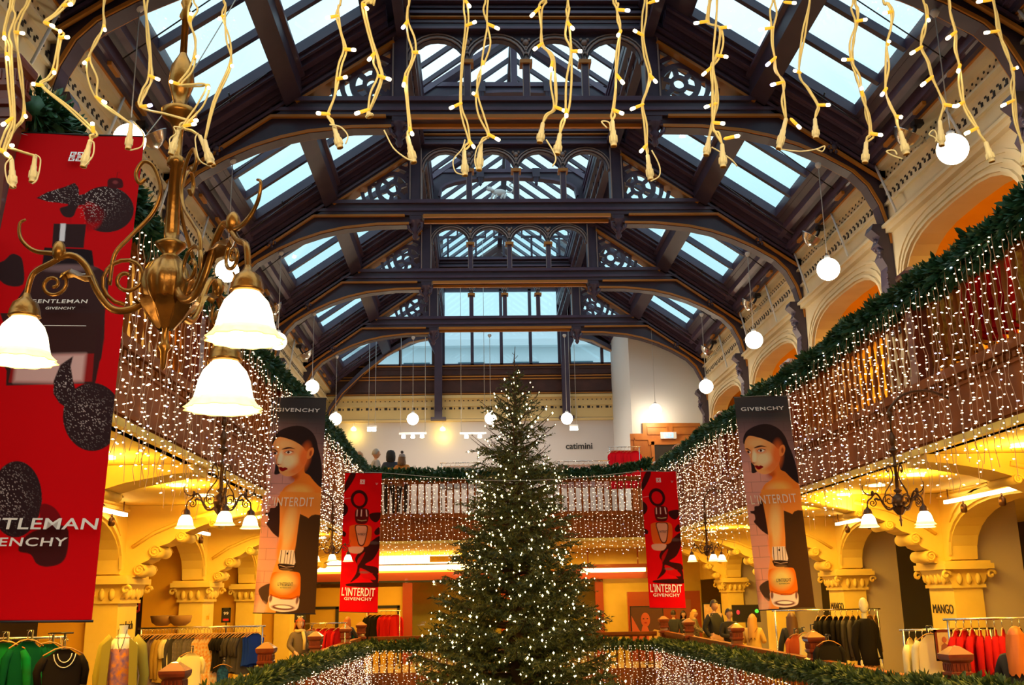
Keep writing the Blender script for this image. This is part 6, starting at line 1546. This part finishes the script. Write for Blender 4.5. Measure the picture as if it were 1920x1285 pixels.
m = MB(); m.box(6.6, 11.0, 27.0, 27.2, 0, 3.355); S(m.build('wall_grey_shop', M_['greywall']))
# screen and framed picture behind the men
frame_board('framed_picture', 1320, 1131, 1352, 1178, 26.6, 'framed picture behind the taller man at the right rail', 'picture', M_['orangeart'], M_['black'], None)
t = frame_board('display_screen', 1374, 1134, 1424, 1168, 25.6, 'dark display screen with green and red spots behind the men', 'screen', M_['black'], M_['iron'], None)
M_['greenlit'] = mat('green_screen_spot', (.1, .6, .1), .4, emit=(.02, .55, .05), estr=.9); M_['redlit'] = mat('red_screen_spot', (.5, .05, .1), .4, emit=(.5, .01, .05), estr=.5)
m = MB(); m.ball((.26, -.02, .26), .05, 10, 6, sc=(1, .1, 1)); m.build('screen_image', M_['greenlit'], t); m = MB(); m.ball((-.2, -.02, .24), .045, 10, 6, sc=(1, .1, 1.3)); m.build('screen_image', M_['redlit'], t)
# grey cabinets and baskets
t = empty('storage_basket', tuple(onY(478, 1265, 15.4)), 0, 'round pinkish basket below the charcoal T-shirts', 'basket'); t.location.z = .55
m = MB(); m.lathe([(.0, 0), (.13, 0), (.17, .30), (.19, .30), (.18, .33), (.165, .33), (.16, .28)], n=18); m.build('tub', M_['skinb'] if 'skinb' in M_ else mat('pink_wicker', (.45, .20, .12), .7), t)
m = MB(); m.lathe([(.03, -.55), (.16, -.55), (.16, -.53), (.03, -.50), (.03, 0)], n=14); m.build('pedestal', M_['iron'], t)
# two shallow bowl lampshades on the ochre panel
for px, lab in ((304, 'left of two shallow fabric wall bowls above the long rail'), (338, 'right of two shallow fabric wall bowls above the long rail')):
    c = onY(px, 1162, 19.6); m = MB(); m.lathe([(.0, -.12), (.10, -.11), (.18, -.05), (.21, .06), (.20, .07), (.16, -.03), (0, -.09)], n=20); o = m.build('wall_bowl', M_['bowl'] if 'bowl' in M_ else mat('brown_felt', (.30, .15, .05), .9), loc=c); tag(o, lab, 'wall decoration')

# ---- mannequins
def mannequin(loc, rz, label, kind):
    t = empty('mannequin', loc, rz, label, 'mannequin'); t.scale = (.80, .80, 1) if kind == 'headless' else (.85, .85, 1); W_ = M_['mann']
    m = MB()
    m.lathe([(.05, 1.47), (.048, 1.55), (.055, 1.58)], n=14)
    m.lathe([(.05, 1.50), (.12, 1.44), (.15, 1.38), (.155, 1.2), (.12, 1.05), (.16, .88), (.15, .8), (.08, .75)], n=18)
    for s in (-1, 1):
        m.tube([(s * .15, 0, 1.42), (s * .20, .01, 1.38), (s * .23, .03, 1.12), (s * .22, -.05, .90)], [.05, .05, .038, .025], 10)
        m.ball((s * .22, -.07, .84), .035, 8, 6, sc=(.6, .8, 1.4))
        for q in range(4): m.tube([(s * .22 + (q - 1.5) * .012, -.08, .82), (s * .22 + (q - 1.5) * .013, -.10, .75 + .008 * abs(q - 1))], .007, 5)
        m.tube([(s * .22, -.06, .85), (s * .19, -.09, .80)], .008, 5)
        m.tube([(s * .08, 0, .80), (s * .09, 0, .45), (s * .09, .01, .12), (s * .09, -.08, .06)], [.085, .055, .035, .03], 10)
    if kind == 'headed':
        m.ball((0, -.01, 1.70), .10, 18, 14, sc=(.78, .95, 1.22)); m.ball((0, -.105, 1.69), .018, 8, 6, sc=(.7, .8, 1.5)); m.ball((0, -.09, 1.635), .016, 8, 6, sc=(1.4, .5, .5))
        for s in (-1, 1): m.ball((s * .078, .0, 1.69), .02, 8, 6, sc=(.3, .8, 1.4)); m.ball((s * .032, -.088, 1.715), .013, 8, 5, sc=(1.3, .4, .5))
    m.build('figure', W_, t)
    m = MB(); m.lathe([(.0, .0), (.18, .0), (.18, .015), (0, .02)], n=20); m.build('base', M_['steel'], t)
    if kind == 'headed':
        m = MB(); m.lathe([(.07, 1.50), (.15, 1.46), (.19, 1.36), (.185, 1.2), (.175, 1.0), (.20, .80), (.19, .80), (.15, 1.2)], n=20)
        for s in (-1, 1): m.tube([(s * .14, 0, 1.44), (s * .22, .0, 1.36), (s * .265, .02, 1.12), (s * .25, -.03, .88)], [.06, .07, .065, .055], 10)
        m.build('black_top', gm('black', (.015, .012, .012)), t)
        m = MB(); m.lathe([(.17, .85), (.20, .75), (.24, .45), (.27, .30), (.26, .30), (.2, .7)], n=20); m.build('patterned_skirt', gm('skirt_print', (.42, .20, .08), (.04, .02, .01), 30), t)
    else:
        m = MB(); m.lathe([(.09, 1.47), (.155, 1.36), (.165, 1.15), (.14, 1.03), (.18, .85), (.22, .55), (.25, .35), (.24, .35), (.16, .9)], n=20); m.build('printed_dress', gm('swirl_print', (.75, .26, .02), (.22, .12, .30), 16), t)
        m = MB()
        for s in (-1, 1):
            m.tube([(s * .13, .01, 1.46), (s * .21, .02, 1.38), (s * .26, .03, 1.12), (s * .24, -.03, .92)], [.055, .068, .06, .05], 10)
            m.prism([(s * .10, 1.47), (s * .20, 1.40), (s * .21, 1.1), (s * .27, .55), (s * .13, .55), (s * .12, 1.1)], 1, -.17, -.13)
            m.prism([(s * .10, 1.47), (s * .20, 1.40), (s * .21, 1.1), (s * .27, .55), (s * .0, .55), (0, 1.1)], 1, .13, .19)
        m.build('olive_cardigan', gm('olive_knit', (.34, .27, .04)), t)
        m = MB(); m.tube([(-.05, -.05, 1.54), (-.03, -.14, 1.42), (0, -.165, 1.34), (.03, -.14, 1.42), (.05, -.05, 1.54)], .004, 5); m.build('necklace', M_['iron'], t)
M_['mann'] = mat('mannequin_ivory', (.85, .78, .62), .35)
c = onY(232, 1177, 10.3); mannequin((c.x, 10.3, c.z - 1.56), .15, 'headless mannequin in a printed dress and long olive cardigan at the lower left', 'headless')
c = onY(1617, 1121, 16.6); mannequin((c.x + .0, 16.6, max(0, c.z - 1.82)), .35, 'bald white mannequin in a black top and patterned skirt beside the second lettered column', 'headed')
# ================================================================ PEOPLE
def skinned(verts, edges, rad, sub=1):
    me = bpy.data.meshes.new('tmp'); me.from_pydata(verts, edges, []); o = bpy.data.objects.new('tmp', me); COL.objects.link(o)
    md = o.modifiers.new('s', 'SKIN'); md.use_smooth_shade = True
    sv = me.skin_vertices[0].data if me.skin_vertices else None
    if sv is None:
        bm = bmesh.new(); bm.from_mesh(me); bm.verts.layers.skin.verify(); bm.to_mesh(me); bm.free(); sv = me.skin_vertices[0].data
    for i, r in enumerate(rad):
        sv[i].radius = r if isinstance(r, tuple) else (r, r); sv[i].use_root = (i == 0)
    if sub: m2 = o.modifiers.new('u', 'SUBSURF'); m2.levels = sub; m2.render_levels = sub
    dg = bpy.context.evaluated_depsgraph_get(); dg.update()
    out = bpy.data.meshes.new_from_object(o.evaluated_get(dg)); COL.objects.unlink(o); bpy.data.objects.remove(o)
    return [tuple(v.co) for v in out.vertices], [tuple(p.vertices) for p in out.polygons]
def person(label, px, py, Y, zf, rz, coat, legs, hair, hairkind='short', arms='down', skin=(.62, .33, .20), extra=None, group=None, look=0, coatlen=.0, X=None):
    top = onY(px, py, Y); hgt = max(1.45, min(1.92, top.z - zf)); k = hgt / 1.75; x = top.x if X is None else X
    t = empty('person', (x, Y, zf), rz, label, 'person', group); t.scale = (k, k, k)
    ms = mat('skin', skin, .5); 
    A_ = {'down': ((.24, .03, 1.14), (.25, -.04, .90)), 'fold': ((.25, .0, 1.17), (.07, -.20, 1.14)), 'phone': ((.24, .0, 1.15), (.10, -.26, 1.28)), 'lean': ((.26, -.06, 1.18), (.20, -.30, 1.06)), 'pocket': ((.27, .06, 1.15), (.20, -.05, .95))}[arms]
    V = [(0, 0, .95), (0, .0, 1.12), (0, .0, 1.32), (0, .01, 1.45), (0, -.01, 1.54)]; E = [(0, 1), (1, 2), (2, 3), (3, 4)]; Rr = [(.14, .11), (.125, .10), (.15, .115), (.065, .06), (.05, .05)]
    for s in (-1, 1):
        b = len(V); V += [(s * .15, 0, 1.41), (s * A_[0][0], A_[0][1], A_[0][2]), (s * A_[1][0], A_[1][1], A_[1][2])]; E += [(2, b), (b, b + 1), (b + 1, b + 2)]; Rr += [.055, .042, .028]
        w = Vector(V[b + 2]); el = Vector(V[b + 1]); d = (w - el).normalized(); h = w + d * .07; V.append(tuple(h)); E.append((b + 2, b + 3)); Rr.append((.034, .018))
        sd = d.cross(Vector((0, 1, 0))).normalized() if abs(d.y) < .9 else Vector((1, 0, 0))
        for q in range(4):
            j = len(V); base = h + d * .02 + sd * (q - 1.5) * .017; V += [tuple(base), tuple(base + d * (.035 + .006 * (1.5 - abs(q - 1.5))) + Vector((0, -.008, -.004))), tuple(base + d * .055 + Vector((0, -.022, -.006)))]
            E += [(b + 3, j), (j, j + 1), (j + 1, j + 2)]; Rr += [.009, .0085, .007]
        j = len(V); th = w + d * .03 + sd * (-s) * .03; V += [tuple(th), tuple(th + d * .03 + sd * (-s) * .012)]; E += [(b + 2, j), (j, j + 1)]; Rr += [.011, .009]
        b = len(V); V += [(s * .09, 0, .86), (s * .10, -.01, .48), (s * .10, .02, .09), (s * .11, -.12, .035)]; E += [(0, b), (b, b + 1), (b + 1, b + 2), (b + 2, b + 3)]; Rr += [.095, .06, .04, (.04, .03)]
    v, f = skinned(V, E, Rr, 1)
    m = MB(); m.add(v, f, 0, True)
    # head with a face
    HV = []; n, mm = 20, 16; cy = -.01
    for j in range(mm + 1):
        th = PI * j / mm
        for i in range(n):
            a = 2 * PI * i / n; X_, Y_, Z_ = math.sin(th) * math.cos(a), math.sin(th) * math.sin(a), math.cos(th)
            wx, wy, wz = .076, .096, .118
            if Z_ < 0: wx *= 1 - .30 * (-Z_) ; wy *= 1 - .12 * (-Z_)
            p = Vector((X_ * wx, Y_ * wy, Z_ * wz))
            if Y_ < 0:
                fr = -Y_
                nose = math.exp(-((X_ / .16) ** 2) - ((Z_ + .10) / .22) ** 2) * .024 * fr; eye = (math.exp(-(((abs(X_) - .38) / .18) ** 2) - ((Z_ - .08) / .12) ** 2)) * .010 * fr
                chin = math.exp(-((X_ / .3) ** 2) - ((Z_ + .85) / .2) ** 2) * .012 * fr; p.y -= nose + chin - eye
            HV.append((p.x, p.y + cy, p.z + 1.632))
    m.add(HV, [(j * n + i, (j + 1) * n + i, (j + 1) * n + (i + 1) % n, j * n + (i + 1) % n) for j in range(mm) for i in range(n)], 0, True)
    for s in (-1, 1):
        m.ball((s * .077, .005, 1.63), .02, 8, 6, 0, sc=(.35, .8, 1.3)); m.ball((s * .030, cy - .088, 1.645), .011, 8, 6, 1, sc=(1.2, .5, .6)); m.ball((s * .030, cy - .093, 1.645), .005, 6, 5, 2)
        m.box(s * .018, s * .045, cy - .098, cy - .09, 1.664, 1.669, 2)
    m.ball((0, cy - .092, 1.580), .014, 8, 5, 3, sc=(1.5, .5, .45))
    m.build('body', [ms, M_['white'], M_['black'], M_['lips']], t)
    # coat
    cm = coat
    CV = [(0, 0, .95), (0, 0, 1.12), (0, 0, 1.32), (0, .01, 1.47)]; CE = [(0, 1), (1, 2), (2, 3)]; CR = [(.19, .15), (.165, .135), (.19, .15), (.085, .08)]
    if coatlen: CV.append((0, .0, .95 - coatlen)); CE.append((0, 4)); CR.append((.21, .17))
    for s in (-1, 1):
        b = len(CV); CV += [(s * .17, 0, 1.40), (s * A_[0][0], A_[0][1], A_[0][2]), (s * A_[1][0], A_[1][1], A_[1][2])]; CE += [(2, b), (b, b + 1), (b + 1, b + 2)]; CR += [.075, .062, .045]
    v, f = skinned(CV, CE, CR, 1); m = MB(); m.add(v, f, 0, True); m.build('coat', cm, t)
    LV = [(0, 0, .95)]; LE = []; LR = [(.15, .12)]
    for s in (-1, 1):
        b = len(LV); LV += [(s * .09, 0, .84), (s * .10, -.01, .48), (s * .10, .02, .12)]; LE += [(0, b), (b, b + 1), (b + 1, b + 2)]; LR += [.11, .075, .055]
    v, f = skinned(LV, LE, LR, 1); m = MB(); m.add(v, f, 0, True); m.build('trousers', legs, t)
    for s in (-1, 1):
        m = MB(); m.ball((s * .11, -.05, .048), .06, 12, 8, 0, sc=(.85, 2.1, .75)); m.build('shoe', M_['black'], t)
    # hair
    m = MB(); hv = []; n, mm = 22, 10
    for j in range(mm + 1):
        th = (PI * .56) * j / mm
        for i in range(n):
            a = 2 * PI * i / n; X_, Y_, Z_ = math.sin(th) * math.cos(a), math.sin(th) * math.sin(a), math.cos(th)
            g = 1.10 + .03 * math.sin(7 * a + j)
            z = Z_ * .124 * g; y = Y_ * .100 * g + cy + .006
            if Y_ < -.25 and j > mm * .55: z = max(z, .055); y = max(y, -.085 + cy)
            hv.append((X_ * .080 * g, y, z + 1.634))
    m.add(hv, [(j * n + i, (j + 1) * n + i, (j + 1) * n + (i + 1) % n, j * n + (i + 1) % n) for j in range(mm) for i in range(n)], 0, True)
    if hairkind in ('long', 'bob'):
        L = .34 if hairkind == 'long' else .14
        rows = []
        for j in range(9):
            g = j / 8; z = 1.68 - g * (.10 + L)
            for i in range(15):
                a = -.35 + (PI + .7) * i / 14; w_ = (1 + .07 * math.sin(i * 2.1 + j * .7)) * (1 - .12 * max(0, g - .7) / .3)
                rows.append((.098 * math.cos(a) * w_ * (1 + .25 * g), (.115 * math.sin(a) + .005) * w_ + .05 * g, z + (.03 * math.sin(i * 3.7) * g if j == 8 else 0)))
        b0 = len(m.v); m.add(rows, [(j * 15 + i, j * 15 + i + 1, (j + 1) * 15 + i + 1, (j + 1) * 15 + i) for j in range(8) for i in range(14)], 0, True)
    if hairkind != 'bald': m.build('hair', hair, t)
    if extra: extra(t)
    return t
M_['lips'] = mat('lips', (.40, .08, .06), .5)
def hairm(n, c): return mat('hair_' + n, c, .5)
def H_(t, m_, bobble=None):   # knitted hat
    m = MB(); m.lathe([(.088, 1.63), (.096, 1.65), (.098, 1.69), (.090, 1.74), (.06, 1.775), (0, 1.785)], (0, 0, 0), 18); m.build('knitted_hat', m_, t)
    if bobble: m = MB(); m.ball((0, .01, 1.82), .045, 12, 8); m.build('bobble', bobble, t)
def scarf(c): 
    def f(t):
        m = MB(); m.tube([(.09 * math.cos(a), .09 * math.sin(a), 1.49 + .01 * math.sin(3 * a)) for a in np.linspace(0, 2 * PI, 16)], .035, 8); m.tube([(.03, -.11, 1.47), (.05, -.17, 1.3), (.04, -.18, 1.1)], [.04, .035, .03], 8); m.build('scarf', c, t)
    return f
def bag(c, strap=True):
    def f(t):
        m = MB(); m.ball((.16, -.16, .95), .10, 12, 8, sc=(1.1, .5, .9)); m.build('handbag', c, t)
        m = MB(); m.tube([(.16, -.17, 1.0), (.05, .17 if strap else -.1, 1.2), (-.12, .10, 1.46), (-.12, -.08, 1.44), (.05, -.2, 1.15), (.16, -.2, 1.0)], .009, 5); m.build('bag_strap', mat('tan_strap', (.35, .12, .04), .5), t)
    return f
def hood(c, c2=None):
    def f(t):
        m = MB(); m.lathe([(.09, 1.47), (.12, 1.50), (.125, 1.60), (.115, 1.70), (.08, 1.76), (0, 1.78)], (0, .02, 0), 16); m.build('hood', c, t)
        if c2: m = MB(); m.prism([(-.12, 1.30), (.12, 1.30), (.06, 1.24), (0, 1.23), (-.06, 1.24)], 1, .17, .178); m.build('back_flash', c2, t)
    return f
cl = lambda n, c: mat(n + '_fabric', c, .85)
blackc, bluej, brownc = cl('black_coat', (.02, .018, .016)), cl('navy_jacket', (.02, .035, .07)), cl('brown_trouser', (.05, .03, .02))
blond, darkh, greyh, gingerh, brownh = hairm('blonde', (.60, .30, .06)), hairm('dark', (.03, .015, .01)), hairm('grey', (.35, .33, .30)), hairm('ginger', (.55, .14, .02)), hairm('brown', (.14, .06, .02))
person('tall short-haired man in a dark padded jacket standing behind the right lower rail', 1338, 1126, 24.0, 0, .5, blackc, brownc, darkh, 'short', 'pocket')
person('man in a dark jacket with arms folded, just right of the taller man', 1366, 1142, 22.2, 0, .35, cl('black_jacket', (.03, .024, .016)), brownc, darkh, 'short', 'fold')
person('woman with long blonde hair and yellow coat, seen from behind with a tan bag strap', 1410, 1153, 20.4, 0, 2.6, cl('yellow_coat', (.72, .42, .08)), brownc, blond, 'long', 'phone', coatlen=.3, extra=bag(blackc))
person('woman with long brown hair seen from behind, below the right portrait banner', 1483, 1150, 18.6, 0, 3.0, blackc, brownc, brownh, 'long', 'down')
person('dark-haired person in a dark coat with back turned, right of the poster', 1262, 1145, 29.6, 0, 2.9, cl('slate_coat', (.035, .035, .04)), brownc, darkh, 'short', 'down')
person('dark-haired woman facing out between two others right of the poster', 1281, 1149, 30.4, 0, .1, blackc, brownc, darkh, 'bob', 'down')
person('fair-haired woman in a speckled dark dress right of the narrow red banner', 1301, 1144, 28.9, 0, 1.2, mat('speckled_dress', (.03, .025, .02), .8, noise=(.30, .22, .12), nscale=40), brownc, blond, 'bob', 'lean', coatlen=.4)
person('person with loose ginger hair in a black coat at the right picture edge', 1902, 1178, 10.6, 0, 2.4, blackc, brownc, gingerh, 'long', 'lean')
person('woman with brown hair, cream scarf and grey-brown coat left of the red jumpers', 563, 1160, 21.2, 0, .5, cl('grey_brown_coat', (.16, .11, .07)), brownc, gingerh, 'bob', 'lean', extra=scarf(cl('cream_scarf', (.75, .55, .20))))
def teal(t):
    m = MB(); m.prism([(-.22, .95), (-.02, .95), (-.05, 1.25), (-.16, 1.28)], 1, -.20, -.14); m.build('shopping_bag', cl('teal_bag', (.02, .45, .42)), t)
person('ginger-haired person in a shiny dark jacket with a teal bag behind the red jumpers', 652, 1158, 27.4, 0, 2.8, mat('shiny_dark_jacket', (.02, .02, .025), .25), brownc, gingerh, 'bob', 'lean', extra=teal)
# upper gallery
Z2 = 4.1
person('person with fair hair in a dark coat, leftmost at the far upper rail', 674, 848, 28.5, Z2, 2.2, bluej, brownc, hairm('light_brown', (.35, .20, .10)), 'bob', 'lean')
person('white-haired man in a pale grey jacket at the far upper rail', 705, 841, 28.8, Z2, 1.9, cl('pale_grey_jacket', (.42, .40, .38)), brownc, greyh, 'short', 'down')
person('person in a dark hooded jacket with yellow back flash at the far upper rail', 733, 845, 29.2, Z2, 3.1, bluej, brownc, darkh, 'short', 'lean', extra=hood(cl('dark_hood', (.02, .025, .03)), cl('yellow_flash', (.75, .40, .02))))
person('person in a grey bobble hat and mustard coat, rightmost at the far upper rail', 754, 853, 28.6, Z2, 2.9, cl('mustard_coat', (.50, .20, .03)), brownc, brownh, 'bob', 'lean', extra=lambda t: H_(t, cl('grey_wool', (.28, .26, .28)), cl('dark_bobble', (.06, .05, .06))))
person('brown-haired person at the far upper rail in front of the oak doorway', 1225, 856, 28.9, Z2, 1.2, cl('grey_coat', (.2, .18, .2)), brownc, brownh, 'short', 'down', X=4.35)
person('fair-haired person by the dark opening of the oak doorway', 1265, 845, 27.6, Z2, 2.9, cl('brown_coat', (.12, .06, .03)), brownc, hairm('fair', (.45, .24, .10)), 'short', 'down')
